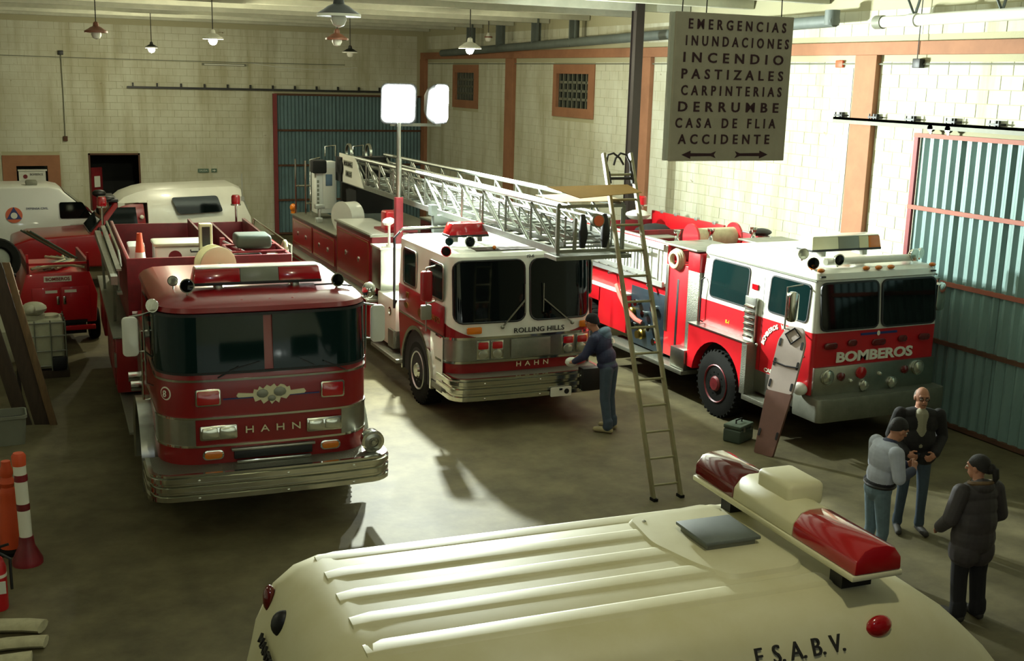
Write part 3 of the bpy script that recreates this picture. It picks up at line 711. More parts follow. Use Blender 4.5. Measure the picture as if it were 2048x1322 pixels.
# things seen through the windscreen edge: sun visor and mirror arms
for s in (-1, 1):
    u = s*1.39
    mo = part('mirror', 'white', E1, lambda b: b.plate(rrect(.17, .44, .05), (u, .98, 2.13), X3, Z3, .06), .015)
    part('mirror_glass', 'glass', mo, lambda b: b.plate(rrect(.14, .40, .04), (u, 1.0, 2.13), X3, Z3, .008))
    for zz in (2.34, 1.93): part('mirror_arm', 'steel', mo, lambda b: b.tube([(u, 1.0, zz), (s*1.25, .95, zz+.03), (s*1.14, 1.0, zz+(.05 if zz > 2 else -.08))], .012))
    part('mirror_brace', 'steel', mo, lambda b: b.tube([(s*1.25, .95, 2.37), (s*1.24, .95, 1.6), (s*1.17, 1.0, 1.55)], .01))
    part('grab_rail', 'chrome', E1, lambda b: b.tube([(s*1.18, 1.35, 1.3), (s*1.25, 1.35, 1.3), (s*1.25, 1.35, 2.1), (s*1.18, 1.35, 2.1)], .014))
    # fender arch and front wheel
    b = MB(); pr = arc((0, 1.75, .52), .62, 200, -20, 14); po = arc((0, 1.75, .52), .70, 200, -20, 14)
    b.loft([[(s*1.10, p[1], p[2]), (s*1.30, p[1], p[2]), (s*1.32, q[1], q[2]), (s*1.10, q[1], q[2])] for p, q in zip(pr, po)]); b.build('fender', 'steel', E1)
    wheel(E1, s*1.22, 1.75, .52, .30, s, 'alu'); wheel(E1, s*1.20, 7.3, .52, .30, s, 'alu')
    part('side_window', 'glass_teal', E1, lambda b: b.plate(rquad([(-.62, -.28), (.4, -.28), (.4, .28), (-.5, .28)] if s > 0 else [(-.4, -.28), (.62, -.28), (.5, .28), (-.4, .28)], .05), (s*1.15, 1.85, 2.12), (0, s, 0), Z3, .014))
    part('door_handle', 'chrome', E1, lambda b: b.bar((s*1.18, 1.9, 1.6), (s*1.18, 2.06, 1.6), .02, .03))
# chassis, pump house and body
cbox('chassis', 'black_matte', E1, -.45, .45, .5, 9.2, .48, .72)
cbox('pump_house', 'red', E1, -1.1, 1.1, 2.8, 4.3, .6, 1.75, .02); 
for s in (-1, 1):
    cbox('pump_panel', 'steel', E1, min(s*1.09, s*1.13), max(s*1.09, s*1.13), 2.9, 4.2, .75, 1.65, .01)
    g = part('valve', 'chrome', E1, lambda b: b.cyl((s*1.1, 3.3, .95), (s*1.28, 3.3, .95), .07)); part('valve', 'chrome', E1, lambda b: b.cyl((s*1.1, 3.8, .95), (s*1.28, 3.8, .95), .07))
    cbox('running_board', 'tread', E1, min(s*1.08, s*1.36), max(s*1.08, s*1.36), 2.6, 6.4, .5, .54, .008)
    cbox('lower_body', 'red', E1, min(s*.6, s*1.4), max(s*.6, s*1.4), 4.35, 6.55, .58, 1.36, .02); cbox('lower_body', 'red', E1, min(s*.6, s*1.4), max(s*.6, s*1.4), 8.05, 9.4, .58, 1.36, .02)
    cbox('upper_body', 'red', E1, min(s*.6, s*1.4), max(s*.6, s*1.4), 6.5, 8.1, 1.1, 1.36, .02)
    cbox('compartment_top', 'tread', E1, min(s*1.16, s*1.43), max(s*1.16, s*1.43), 4.3, 9.4, 1.36, 1.39, .008)
    for k in range(2): cbox('locker_door', 'red_worn', E1, min(s*1.395, s*1.415), max(s*1.395, s*1.415), 4.5+k*1.0, 5.4+k*1.0, .66, 1.28, .01)
    cbox('bed_wall', 'red_worn', E1, min(s*1.12, s*1.17), max(s*1.12, s*1.17), 5.0, 9.4, 1.36, 2.36, .01)
    part('hand_rail', 'chrome', E1, lambda b: b.tube([(s*1.22, 5.3, 2.2), (s*1.25, 5.4, 2.42), (s*1.25, 8.8, 2.42), (s*1.22, 8.9, 2.2)], .018))
cbox('steel_band', 'steel', E1, -1.42, -1.39, 4.34, 4.44, .95, 1.15)
cbox('bed_front_wall', 'red_worn', E1, -1.17, 1.17, 4.98, 5.03, 1.6, 2.36, .01); cbox('bed_rear_wall', 'red_worn', E1, -1.17, 1.17, 9.36, 9.4, 1.36, 2.3, .01); cbox('bed_floor', 'alu_dull', E1, -1.12, 1.12, 5.0, 9.4, 1.5, 1.56)
cbox('bed_divider', 'red_worn', E1, .14, .18, 6.0, 9.3, 1.56, 2.38, .008); cbox('bed_divider', 'red_worn', E1, .55, .59, 6.0, 9.3, 1.56, 2.3, .008)
cbox('notice_plate', 'grey_lens', E1, -.12, .06, 4.965, 4.98, 2.12, 2.26, .006)
# equipment rail (suction rail) along the left side
part('side_rail', 'alu_dull', E1, lambda b: (b.bar((-1.36, 4.6, 2.12), (-1.40, 8.9, 2.20), .09, .12), b.bar((-1.34, 5.4, 1.4), (-1.34, 5.0, 2.1), .04, .04), b.bar((-1.36, 8.0, 1.4), (-1.38, 8.0, 2.1), .04, .04)))
part('side_ladder', 'alu_dull', E1, lambda b: rungs_ladder(b, (-1.28, 4.9, 2.05), (-1.30, 9.2, 2.12), (0, 0, 1), .34, 12))
for y in (9.35, ): 
    for s in (-1, 1):
        bc = part('beacon', 'chrome', E1, lambda b: (b.cyl((s*1.15-.14, y, 2.3), (s*1.15-.14, y, 2.60), .02), b.cyl((s*1.15-.14, y, 2.60), (s*1.15-.14, y, 2.63), .09)))
        part('lens', 'red_lens', bc, lambda b: b.lathe([(.075, 0), (.08, .03), (.078, .13), (.06, .16), (.01, .16)], (s*1.15-.14, y, 2.63), Z3, 18))
# hose reel and deck gun behind the cab
rl = part('hose_reel', 'cream', E1, lambda b: (b.lathe([(.24, -.14), (.26, -.13), (.26, -.11), (.12, -.10), (.12, .10), (.26, .11), (.26, .13), (.24, .14), (.01, .14)], (-.02, 4.4, 2.34), (.25, -1, 0), 28),))
part('reel_hub', 'black', rl, lambda b: (b.ball((.02, 4.24, 2.33), (.05, .03, .04)), b.bar((.02, 4.23, 2.33), (-.02, 4.22, 2.26), .03, .02)))
cbox('reel_bed', 'black_matte', rl, -.3, .35, 4.15, 4.9, 1.75, 2.1)
cbox('hose_tray', 'black_matte', E1, -.95, -.3, 4.4, 4.9, 1.75, 2.02, .04)
dg = part('deck_gun', 'cream', E1, lambda b: (b.box(-.18, .0, 4.75, 4.9, 2.48, 2.86), b.cyl((-.09, 4.82, 2.25), (-.09, 4.82, 2.4), .13)), .012); cbox('gun_screen', 'black', dg, -.145, -.035, 4.74, 4.75, 2.54, 2.82); part('gun_base', 'black', dg, lambda b: b.cyl((-.09, 4.82, 2.36), (-.09, 4.82, 2.5), .10))
# things lying in the hose bed and behind the cab
def traffic_cone(loc, label, h=.5, r=.12, group=None):
    t = thing('traffic_cone', label, 'traffic cone', loc, 0, group)
    part('cone', 'orange', t, lambda b: b.lathe([(r, .02), (r*.95, .04), (r*.25, h), (r*.15, h), (r*.1, h-.02)], (0, 0, 0), Z3, 20)); cbox('base', 'orange', t, -r*1.3, r*1.3, -r*1.3, r*1.3, 0, .03, .01)
    for a, c in ((.35, .5), (.62, .72)): part('reflective_band', 'ctext_white', t, lambda b: b.lathe([(r*(.97-.72*a), h*a), (r*(.97-.72*a)+.003, h*a), (r*(.97-.72*c)+.003, h*c), (r*(.97-.72*c), h*c)], (0, 0, 0), Z3, 20))
    return t
R1 = Matrix.Rotation(math.radians(-3), 3, 'Z')
def on1(u, v, z): return Vector((2.73, 11.82, 0))+R1 @ Vector((u, v, z))
traffic_cone(on1(-.92, 5.9, 1.58), 'orange and white traffic cone standing in the hose bed of the number 8 engine', 1.02, .15)
bx = thing('white_chest', 'white chest with round red patch lying in the number 8 engine hose bed', 'chest', on1(-.27, 6.35, 1.58), math.radians(-3))
cbox('body', 'white', bx, -.42, .38, -.3, .3, 0, .78, .05, seg=3); part('lid_rim', 'plastic_white', bx, lambda b: b.plate(rrect(.84, .64, .06), (-.02, 0, .78), X3, Y3, .05), .015); part('red_patch', 'red_worn', bx, lambda b: b.plate(ellipse(.1, .1), (-.13, -.3, .62), X3, Z3, .006)); part('handle', 'black', bx, lambda b: b.tube([(.1, -.31, .72), (.1, -.35, .7), (.25, -.35, .7), (.25, -.31, .72)], .012))
sb = thing('folded_tarp', 'pale folded tarpaulin next to the traffic cone in the hose bed', 'tarp', on1(-.95, 6.5, 1.58))
part('cloth', 'paper', sb, lambda b: b.loft([[(-.14+dx, -.25, z), (.1+dx, -.25, z), (.16+dx, .3, z), (-.1+dx, .3, z)] for dx, z in ((0, 0), (.03, .25), (-.02, .5), (.02, .7), (0, .78))]), .04)
gn = thing('generator', 'portable generator in red tube frame inside the number 8 engine hose bed', 'generator', on1(.72, 5.55, 1.57), math.radians(-3)); gn.scale = (1, 1, 1.12)
part('frame', 'red_worn', gn, lambda b: [b.tube(p, .022, 8) for p in ([(-.42, -.35, 0), (-.42, -.35, .72), (.38, -.35, .72), (.38, -.35, 0)], [(-.42, .35, 0), (-.42, .35, .72), (.38, .35, .72), (.38, .35, 0)], [(-.42, -.35, .72), (-.42, .35, .72)], [(.38, -.35, .72), (.38, .35, .72)], [(-.42, -.35, .08), (.38, -.35, .08)])])
cbox('fuel_tank', 'spare_green', gn, -.3, .22, -.25, .25, .74, .92, .05, seg=3); part('engine', 'black', gn, lambda b: (b.box(-.34, .1, -.25, .2, .1, .65), b.cyl((.1, 0, .35), (.3, 0, .35), .17)), .02); cbox('panel', 'red_worn', gn, -.2, .15, -.33, -.26, .15, .5, .02); cbox('side_box', 'plastic_white', gn, .14, .34, -.34, -.1, .32, .66, .03)
part('cable_coil', 'hose', gn, lambda b: b.tube([(.45+.02*math.sin(a), .06+.22*math.cos(a), .45+.34*math.sin(a)) for a in [k*PI/10 for k in range(20)]], .03, 8, True))
hs = thing('equipment_post', 'red post with two grey stays beside the generator in the hose bed', 'post', on1(.36, 6.45, 1.57), math.radians(-3))
cbox('post', 'red_worn', hs, -.04, .04, -.03, .03, 0, .85, .008); part('stay', 'alu', hs, lambda b: (b.cyl((0, .0, .8), (.4, -.5, .62), .02), b.cyl((0, .0, .72), (.35, -.55, .5), .02)))
# ------------------------------------------------------------------ white and red aerial ladder truck
E2 = thing('ladder_truck', 'white and red aerial ladder truck with long steel ladder over its cab', 'fire truck', (7.18, 14.64, 0), math.radians(-1))
hw = 1.2
P2 = wrap(hw, .34, 2.6, .26, .05)
b = MB(); b.loft(cab_loft(hw, .34, 2.6, .26, .05, [(.5, .03, 0), (1.2, 0, 0), (1.29, 0, 0)])); b.build('lower_cab', 'red', E2, angle=30)
b = MB(); b.loft(cab_loft(hw, .34, 2.6, .26, .05, [(1.29, 0, 0), (1.5, .0, 0), (2.41, .03, .05), (2.46, .03, .06), (2.51, .06, .08), (2.535, .14, .14)])); b.build('upper_cab', 'white', E2, angle=30)
L2 = .055
for x0, x1 in ((-1.09, .01), (.09, 1.09)):
    cx, w = (x0+x1)/2, x1-x0
    ey = Vector((0, L2, 1)).normalized()
    n = 18; r = .13; h = .90; cols = []
    def surf(x, z): return .34+.05*(x/hw)**2+max(0., .26-math.sqrt(max(.26**2-max(0., abs(x)-.94)**2, 0)))+(z-1.5)*.085
    for k in range(n+1):
        x = -w/2+w*(.5-.5*math.cos(PI*k/n)); e = max(0., abs(x)-(w/2-r)); dz = h/2-r+math.sqrt(max(r*r-e*e, 0))
        cols.append((cx+x, 1.955-dz, 1.955+dz))
    sh = MB(); sh.loft([[(x, surf(x, z0)-.008, z0), (x, surf(x, z1)-.008, z1), (x, surf(x, z1)+.02, z1), (x, surf(x, z0)+.02, z0)] for x, z0, z1 in cols]); p = sh.build('windscreen_pane', 'glass', E2)
    ed = [(x, z0) for x, z0, z1 in cols]+[(x, z1) for x, z0, z1 in cols[::-1]]
    g = MB(); g.tube([(x, surf(x, z)-.006, z) for x, z in ed], .014, 6, True); g.build('gasket', 'black', p)
for z in (1.28, .925):
    b = MB(); strip(b, cut(P2, None, None, .9), z-.018, z+.018, -.01, .022); b.build('chrome_strip', 'chrome', E2)
b = MB(); strip(b, cut(P2, None, None, .9), .945, 1.262, -.01, .010); band = b.build('chrome_band', 'steel', E2)
for s_ in (-1, 1):
    pp = cut(P2, -1.21, -.75, .75) if s_ < 0 else cut(P2, .75, 1.21, .75)
    b = MB(); A, B = offs(pp, -.01), offs(pp, .006); rings = []
    for (x, y), (q, r) in zip(A, B):
        zt = 1.30+.20*min(1, max(0, (abs(x)-.75)/.45))**1.6+.25*max(0, y-.5); rings.append([(x, y, 1.29), (q, r, 1.29), (q, r, zt), (x, y, zt)])
    b.loft(rings); b.build('red_swoosh', 'red', E2)
cbox('centre_grille', 'alu_dull', E2, -.22, .42, .305, .33, .965, 1.24, .006)
for c in (-.66, -.44, .72, .96):
    vv = .318+.05*(c/hw)**2
    h = part('headlight_housing', 'chrome', E2, lambda b: b.plate(rrect(.2, .28, .02), (c, vv+.01, 1.105), X3, Z3, .03), .006)
    part('warning_lens', 'red_lens', h, lambda b: b.plate(rrect(.16, .105, .02), (c, vv-.018, 1.17), X3, Z3, .012), .004)
    part('headlight', 'clear_lens', h, lambda b: b.plate(ellipse(.075, .062, 18), (c, vv-.018, 1.04), X3, Z3, .014), .005)
for c in (-.80, 1.02): part('turn_signal', 'amber', E2, lambda b: b.plate(rrect(.23, .10, .02), (c, .345, 1.40), X3, Z3, .03), .006)
text('ROLLING HILLS', 'letter_dark', E2, (.24, .325, 1.365), X3, Z3, height=.075, width=.82, name='town_lettering', bold=.01)
text('HAHN', 'lettering', E2, (.14, .325, .855), X3, Z3, height=.07, width=.52, name='maker_lettering', space=1.9, split=True)
text('10-6', 'letter_dark', E2, (.1, .41, 2.455), X3, Z3, height=.05, name='unit_lettering')
bumper(E2, 1.21, .42, .76, .75, .22, .05)
cbox('bumper_box', 'black', E2, .80, 1.10, -.06, .12, .45, .80, .02)
lp = part('licence_plate', 'ctext_white', E2, lambda b: b.plate(rrect(.34, .14, .015), (.45, -.035, .48), X3, Z3, .012)); part('plate_badge', 'black', lp, lambda b: b.plate(ellipse(.04, .04), (.54, -.05, .48), X3, Z3, .003)); cbox('plate_mark', 'black', lp, .42, .47, -.052, -.048, .50, .53)
for x0, x1 in ((-.36, .0), (.78, .30)):
    part('wiper', 'alu_dull', E2, lambda b: (b.bar((x0, .32, 1.43), (x1, .33, 1.82), .022, .018), b.bar((x1, .33, 1.62), (x1, .34, 2.05), .012, .014), b.ball((x0, .32, 1.43), .03)))
# side: white lower door, red mid panel with gold scroll, windows
for s in (-1, 1):
    X = s*1.2
    cbox('lower_door', 'white', E2, min(X, X+s*.012), max(X, X+s*.012), .55, 1.06, .56, 1.28, .004); cbox('belt_strip', 'chrome', E2, min(X, X+s*.018), max(X, X+s*.018), .5, 2.55, 1.285, 1.31)
    cbox('side_panel', 'red', E2, min(X-s*.01, X+s*.01), max(X-s*.01, X+s*.01), .52, 2.58, 1.31, 1.74, .004)
    f = Vector((0, 1, 0)) if s > 0 else Vector((0, -1, 0))
    for (a, c, zz0, zz1) in ((.58, 1.14, 1.82, 2.32), (1.78, 2.35, 1.80, 2.33)):
        w = part('side_window', 'glass_teal', E2, lambda b: b.plate(rrect(c-a, zz1-zz0, .05), (X-s*.012, (a+c)/2, (zz0+zz1)/2), f, Z3, .012)); frame_ring(c-a, zz1-zz0, .05, .03, (X-s*.008, (a+c)/2, (zz0+zz1)/2), f, Z3, .018, 'frame', 'steel', w)
    if s < 0:
        for y, t in ((1.55, .07), (2.2, .05)): part('gold_scroll', 'brass', E2, lambda b: b.plate(ellipse(.09, t, 14), (X-.008, y, 1.45), f, Z3, .006))
        text('10', 'brass', E2, (X-.014, 2.15, 1.62), f, Z3, height=.1); text('RHFD', 'brass', E2, (X-.014, .86, 1.5), f, Z3, height=.09, width=.4)
    # door mirror
    if s < 0:
     mo = part('mirror', 'red', E2, lambda b: b.plate(rrect(.17, .44, .04), (s*1.40, .78, 2.02), X3, Z3, .09), .02)
     cbox('lower_mirror', 'grey', mo, s*1.40-.08, s*1.40+.08, .70, .78, 1.52, 1.74, .02)
     for zz in (2.28, 1.76): part('mirror_arm', 'chrome', mo, lambda b: b.tube([(s*1.4, .75, zz), (s*1.28, .72, zz+.03), (s*1.18, .9, zz+.02)], .014))
     part('mirror_post', 'steel', mo, lambda b: b.tube([(s*1.4, .74, 2.28), (s*1.4, .74, 1.35)], .012))
    # fender arch, wheel, steps
    b = MB(); C0 = (0, 1.62, .53); pr, po = arc(C0, .64, 190, -10, 16), arc(C0, .70, 190, -10, 16)
    b.loft([[(s*1.14, p[1], p[2]), (s*1.25, p[1], p[2]), (s*1.25, q[1], q[2]), (s*1.14, q[1], q[2])] for p, q in zip(pr, po)]); b.build('fender', 'chrome', E2)
    part('wheel_well', 'black_matte', E2, lambda b: b.plate([(p[1]-1.62, p[2]-.53) for p in arc(C0, .63, 190, -10, 14)], (s*1.17, 1.62, .53), f, Z3, .045))
    wheel(E2, s*1.22, 1.62, .53, .32, s, 'alu'); wheel(E2, s*1.22, 7.6, .53, .32, s, 'alu'); 
    cbox('cab_step', 'tread', E2, min(s*1.0, s*1.24), max(s*1.0, s*1.24), .5, .98, .46, .55, .006)
    part('grab_frame', 'black', E2, lambda b: b.tube([(s*1.22, 2.66, 1.45), (s*1.24, 2.72, 1.3), (s*1.24, 2.72, 2.45), (s*1.1, 2.75, 2.58), (.0, 2.75, 2.6)], .022))
part('rear_rail', 'chrome', E2, lambda b: b.tube([(-1.16, 2.7, 2.55), (-1.1, 2.7, 2.6), (.9, 2.7, 2.63), (1.1, 2.7, 2.55)], .02))
# roof fittings
lightbar(E2, -.98, -.34, .95, 1.25, 2.70, 2.88, ((0, 1, 'red_lens'),), lid=False, taper=.07)
horn_lamp(E2, (-1.06, .72, 2.66), (-.2, -1, .05), .06); horn_lamp(E2, (-.78, .62, 2.66), (.05, -1, .1), .08, lens='glass'); horn_lamp(E2, (-1.18, .52, 2.55), (-.6, -.7, -.1), .075, stand=.03)
part('clearance_lamp', 'amber', E2, lambda b: b.ball((-.4, .6, 2.57), .03)); cbox('roof_pad', 'wood_dark', E2, -.7, .25, .55, .85, 2.532, 2.54)
# body behind the cab
cbox('chassis', 'black_matte', E2, -.45, .45, .4, 10.0, .5, .74)
for s in (-1, 1):
    lo, hi = (lambda a, c: (min(s*a, s*c), max(s*a, s*c))), None
    x = lo(.7, 1.22); wp = cbox('engine_panel', 'white', E2, x[0], x[1], 2.72, 3.68, .62, 1.42, .015)
    part('round_vent', 'chrome', wp, lambda b: b.lathe([(.07, 0), (.075, .015), (.05, .02), (.045, .005), (.01, .005)], (s*1.22, 2.98, 1.2), (s, 0, 0), 20)); x = lo(.95, 1.26); cbox('step_box', 'tread', E2, x[0], x[1], 2.72, 3.0, .62, .92, .01)
    x = lo(.9, 1.34); cbox('running_board', 'tread', E2, x[0], x[1], 2.3, 3.7, .48, .54, .006)
    x = lo(1.15, 1.42); cbox('tread_ledge', 'tread', E2, x[0], x[1], 3.68, 10.15, 1.22, 1.27, .006); x = lo(1.40, 1.43); cbox('ledge_edge', 'chrome', E2, x[0], x[1], 3.68, 10.15, 1.20, 1.275, .004)
    for a, c in ((3.7, 6.85), (8.35, 10.15)):
        x = lo(.8, 1.36); cbox('skirt', 'red', E2, x[0], x[1], a, c, .6, 1.21, .012)
    x = lo(.8, 1.36); cbox('skirt_top', 'red', E2, x[0], x[1], 6.8, 8.4, 1.06, 1.21, .012)
    x = lo(.28, 1.18); cbox('steel_cabinet', 'steel', E2, x[0], x[1], 3.66, 4.16, 1.42, 2.12, .01); x = lo(.26, 1.20); cbox('cabinet_top', 'white', E2, x[0], x[1], 3.62, 4.18, 2.12, 2.155, .006)
    x = lo(.5, 1.18); cbox('tall_locker', 'red_worn', E2, x[0], x[1], 4.16, 6.45, 1.26, 2.26, .012); x = lo(.48, 1.22); cbox('locker_roof', 'alu_dull', E2, x[0], x[1], 4.12, 6.47, 2.26, 2.30, .006); cbox('roof_lining', 'white', E2, x[0]+.05, x[1]-.05, 4.17, 6.42, 2.30, 2.305)
    x = lo(.5, 1.18); cbox('low_locker', 'red_worn', E2, x[0], x[1], 6.45, 10.1, 1.26, 1.97, .012); x = lo(.48, 1.22); cbox('locker_roof', 'tread', E2, x[0], x[1], 6.45, 10.12, 1.97, 2.0, .006)
    for a, c, z1 in ((4.28, 6.36, 2.18), (6.55, 8.2, 1.9), (8.3, 10.0, 1.9)):
        d = part('locker_door', 'red', E2, lambda b: b.plate(rrect(c-a, z1-1.36, .06), (s*1.18, (a+c)/2, (z1+1.36)/2), (0, s, 0), Z3, .018)); frame_ring(c-a-.1, z1-1.46, .05, .018, (s*1.195, (a+c)/2, (z1+1.36)/2), (0, s, 0), Z3, .006, 'door_trim', 'brass', d)
        for k in (.3, .7): part('latch', 'chrome', d, lambda b: b.lathe([(.045, 0), (.045, .012), (.02, .02), (.01, .02)], (s*1.198, a+(c-a)*k, (z1+1.36)/2), (s, 0, 0), 14))
# equipment on the left deck
lm = part('deck_lamp', 'white', E2, lambda b: (b.cyl((-1.0, 3.75, 2.15), (-1.0, 3.75, 2.55), .022), b.cyl((-1.0, 3.75, 2.155), (-1.0, 3.75, 2.19), .06))); part('lamp_head', 'enamel_in', lm, lambda b: b.lathe([(.03, .0), (.09, .03), (.1, .08), (.08, .1), (.01, .1)], (-1.0, 3.75, 2.52), (-.3, -.2, 1), 16))
ec = cbox('extinguisher_case', 'red_bright', E2, -.84, -.56, 4.45, 4.75, 2.30, 2.66, .04, seg=3); cbox('case_base', 'red_worn', ec, -.9, -.3, 4.3, 4.95, 2.30, 2.34)
rc = part('hose_drum', 'white', E2, lambda b: (b.cyl((-.92, 7.0, 2.27), (-.62, 7.15, 2.27), .28, n=28), b.lathe([(.30, 0), (.30, .02)], (-.93, 6.995, 2.27), (.3, .15, 0), 28))); 
cbox('drum_cradle', 'steel', rc, -1.0, -.55, 6.85, 7.3, 1.98, 2.1)
for p in ((-1.02, 8.35, 2.0), (-.72, 7.6, 2.0)):
    part('outrigger_control', 'alu', E2, lambda b: (b.cyl(p, (p[0], p[1], p[2]+.3), .03), b.box(p[0]-.1, p[0]+.1, p[1]-.06, p[1]+.06, p[2]+.28, p[2]+.37), b.box(p[0]-.08, p[0]+.05, p[1]-.05, p[1]+.05, p[2], p[2]+.1)), .008)
hm = part('corner_rails', 'chrome', E2, lambda b: [b.tube(p, .02) for p in ([(-1.14, 9.9, 2.0), (-1.14, 9.9, 3.18)], [(-1.0, 9.6, 2.0), (-1.0, 9.6, 3.16)], [(-.82, 9.9, 2.0), (-.82, 9.9, 3.16), (-.6, 9.9, 3.2)], [(-1.14, 9.9, 2.6), (-.82, 9.9, 2.6)], [(-1.0, 9.6, 2.25), (-.75, 9.6, 2.25)])])
part('beacon', 'amber', E2, lambda b: (b.ball((-1.18, 10.0, 2.12), (.075, .075, .09)), b.cyl((-1.18, 10, 2.0), (-1.18, 10, 2.05), .05)))
# turntable and control stand
tt = part('turntable', 'steel_paint', E2, lambda b: b.cyl((.05, 8.6, 1.6), (.05, 8.6, 2.2), .62, n=32)); cbox('turret', 'black_matte', tt, -.35, .45, 8.0, 9.2, 2.2, 2.85, .03)
cs = cbox('control_stand', 'van_white', E2, -.92, -.48, 9.0, 9.4, 2.1, 3.18, .015); cbox('control_door', 'white', cs, -.78, -.52, 8.98, 9.0, 2.2, 3.05, .006); cbox('gauge_panel', 'navy_hood', cs, -.72, -.58, 8.965, 8.98, 2.68, 2.92, .006); cbox('gauge_box', 'black_matte', cs, -1.02, -.72, 8.86, 9.15, 2.95, 3.22, .03)
part('edge_light_strip', 'grey', cs, lambda b: [b.box(-.9, -.86, 8.985, 9.0, 2.2+.09*k, 2.26+.09*k) for k in range(7)])
# aerial ladder: base section and two fly sections
LV0, LV1, LZ0, LZ1 = -1.55, 8.75, 2.82, 3.36
def truss(parent, name, x, v0, v1, z0, z1, n, rc_, rd, m='ladder_alu'):
    t = part(name, m, parent, lambda b: (b.bar((x, v0, z0), (x, v1, z0), .05 if rc_ > .03 else .035, rc_*2.4), b.tube([(x, v0, z1+(.05 if name == 'base_rail' else 0)), (x, v1, z1-.02)], rc_)))
    for k in range(n+1):
        v = v0+(v1-v0)*k/n
        part('upright', m, t, lambda b: b.cyl((x, v, z0), (x, v, z1), rd*.8, n=8))
        if k < n: part('diagonal', m, t, lambda b: b.cyl((x, v+(v1-v0)/n, z1), (x, v, z0), rd, n=8))
    return t
lad = E2
truss(E2, 'base_rail', -.42, LV0, LV1, LZ0, LZ1, 12, .036, .022); truss(E2, 'base_rail', .50, LV0, LV1, LZ0, LZ1, 12, .036, .022)
truss(E2, 'middle_rail', -.30, LV0+.05, 8.0, 2.90, 3.25, 13, .024, .016); truss(E2, 'middle_rail', .38, LV0+.05, 8.0, 2.90, 3.25, 13, .024, .016)
truss(E2, 'fly_rail', -.20, LV0+.02, 7.6, 2.98, 3.2, 13, .02, .013); truss(E2, 'fly_rail', .28, LV0+.02, 7.6, 2.98, 3.2, 13, .02, .013)
for k in range(30): part('rung', 'ladder_alu', E2, lambda b: b.cyl((-.4, LV0+.1+k*.335, 2.86), (.48, LV0+.1+k*.335, 2.86), .016, n=8))
for k in range(28): part('rung', 'ladder_alu', E2, lambda b: b.cyl((-.2, LV0+.1+k*.32, 2.99), (.28, LV0+.1+k*.32, 2.99), .014, n=8))
bp = part('boom_plate', 'white', E2, lambda b: b.plate([(0, 0), (1.6, 0), (1.6, .56), (.75, .58)], (-.455, 8.75, 2.82) if False else (-.45, 7.2, 2.80), (0, 1, 0), Z3, .02) if False else b.loft([[(-.46, 7.1, 2.80), (-.46, 8.85, 2.80), (-.46, 8.85, 3.38), (-.46, 7.7, 3.36)], [(-.44, 7.1, 2.80), (-.44, 8.85, 2.80), (-.44, 8.85, 3.38), (-.44, 7.7, 3.36)]]))
for z, a, c in ((3.2, 7.85, 8.5), (3.0, 7.9, 8.35)):
    q = cbox('lettering_panel', 'grey', bp, -.468, -.46, a, c, z-.06, z+.06)
text('ROLLING', 'letter_dark', bp, (-.472, 8.17, 3.2), (0, -1, 0), Z3, height=.08, width=.55); text('HILLS', 'letter_dark', bp, (-.472, 8.12, 3.0), (0, -1, 0), Z3, height=.08, width=.36)
part('boom_pivot', 'black_matte', E2, lambda b: (b.cyl((-.5, 8.7, 3.1), (.58, 8.7, 3.1), .17, n=20), b.box(-.5, .58, 8.6, 9.0, 2.8, 3.3)))
part('hose_pulley', 'steel', E2, lambda b: [b.loft([b.ring((x, 8.7, 3.38), (1, 0, 0), r, 20) for r in (.17, .2)]+[b.ring((x+.05, 8.7, 3.38), (1, 0, 0), r, 20) for r in (.2, .17)], closed=True) for x in (-.32, .1)])
part('guard_hoop', 'chrome', E2, lambda b: [b.tube([(x, 8.9, 3.3), (x, 8.9, 3.5), (x+.22, 8.9, 3.53), (x+.22, 8.9, 3.3)], .016) for x in (-.75, -.15)])
tp = part('tip_frame', 'alu_dull', E2, lambda b: [b.bar(p, q, .04, .04) for p, q in (((-.44, LV0, 2.82), (.52, LV0, 2.82)), ((-.44, LV0, 3.4), (.52, LV0, 3.4)), ((-.44, LV0, 2.82), (-.44, LV0, 3.4)), ((.52, LV0, 2.82), (.52, LV0, 3.4)), ((-.2, LV0-.03, 2.84), (-.2, LV0-.03, 3.25)), ((.28, LV0-.03, 2.84), (.28, LV0-.03, 3.25)))])
for x in (-.12, .2): part('tip_hook', 'black', tp, lambda b: b.loft([[(x, LV0-.06, 2.86), (x+.06, LV0-.06, 2.86), (x+.06, LV0-.0, 2.86), (x, LV0, 2.86)], [(x-.02, LV0-.1, 3.05), (x+.08, LV0-.1, 3.05), (x+.08, LV0, 3.05), (x-.02, LV0, 3.05)], [(x, LV0-.06, 3.3), (x+.05, LV0-.06, 3.3), (x+.05, LV0, 3.3), (x, LV0, 3.3)]]), .01)
part('tip_step', 'alu_dull', tp, lambda b: (b.box(-.5, .6, LV0-.12, LV0+.25, 2.72, 2.77), b.box(.52, .85, LV0-.02, LV0+.5, 2.78, 2.82)))
tl = part('tip_lamp', 'grey', tp, lambda b: b.cyl((.1, LV0-.02, 3.22), (.1, LV0-.1, 3.22), .09, n=18)); part('lens', 'orange_logo', tl, lambda b: b.cyl((.1, LV0-.1, 3.22), (.1, LV0-.115, 3.22), .07, n=18))
part('ladder_cradle', 'steel_paint', E2, lambda b: (b.box(-.55, .65, 2.78, 2.9, 2.5, 2.78), b.box(-.6, -.5, 2.76, 2.92, 2.78, 2.95), b.box(.58, .68, 2.76, 2.92, 2.78, 2.95)))
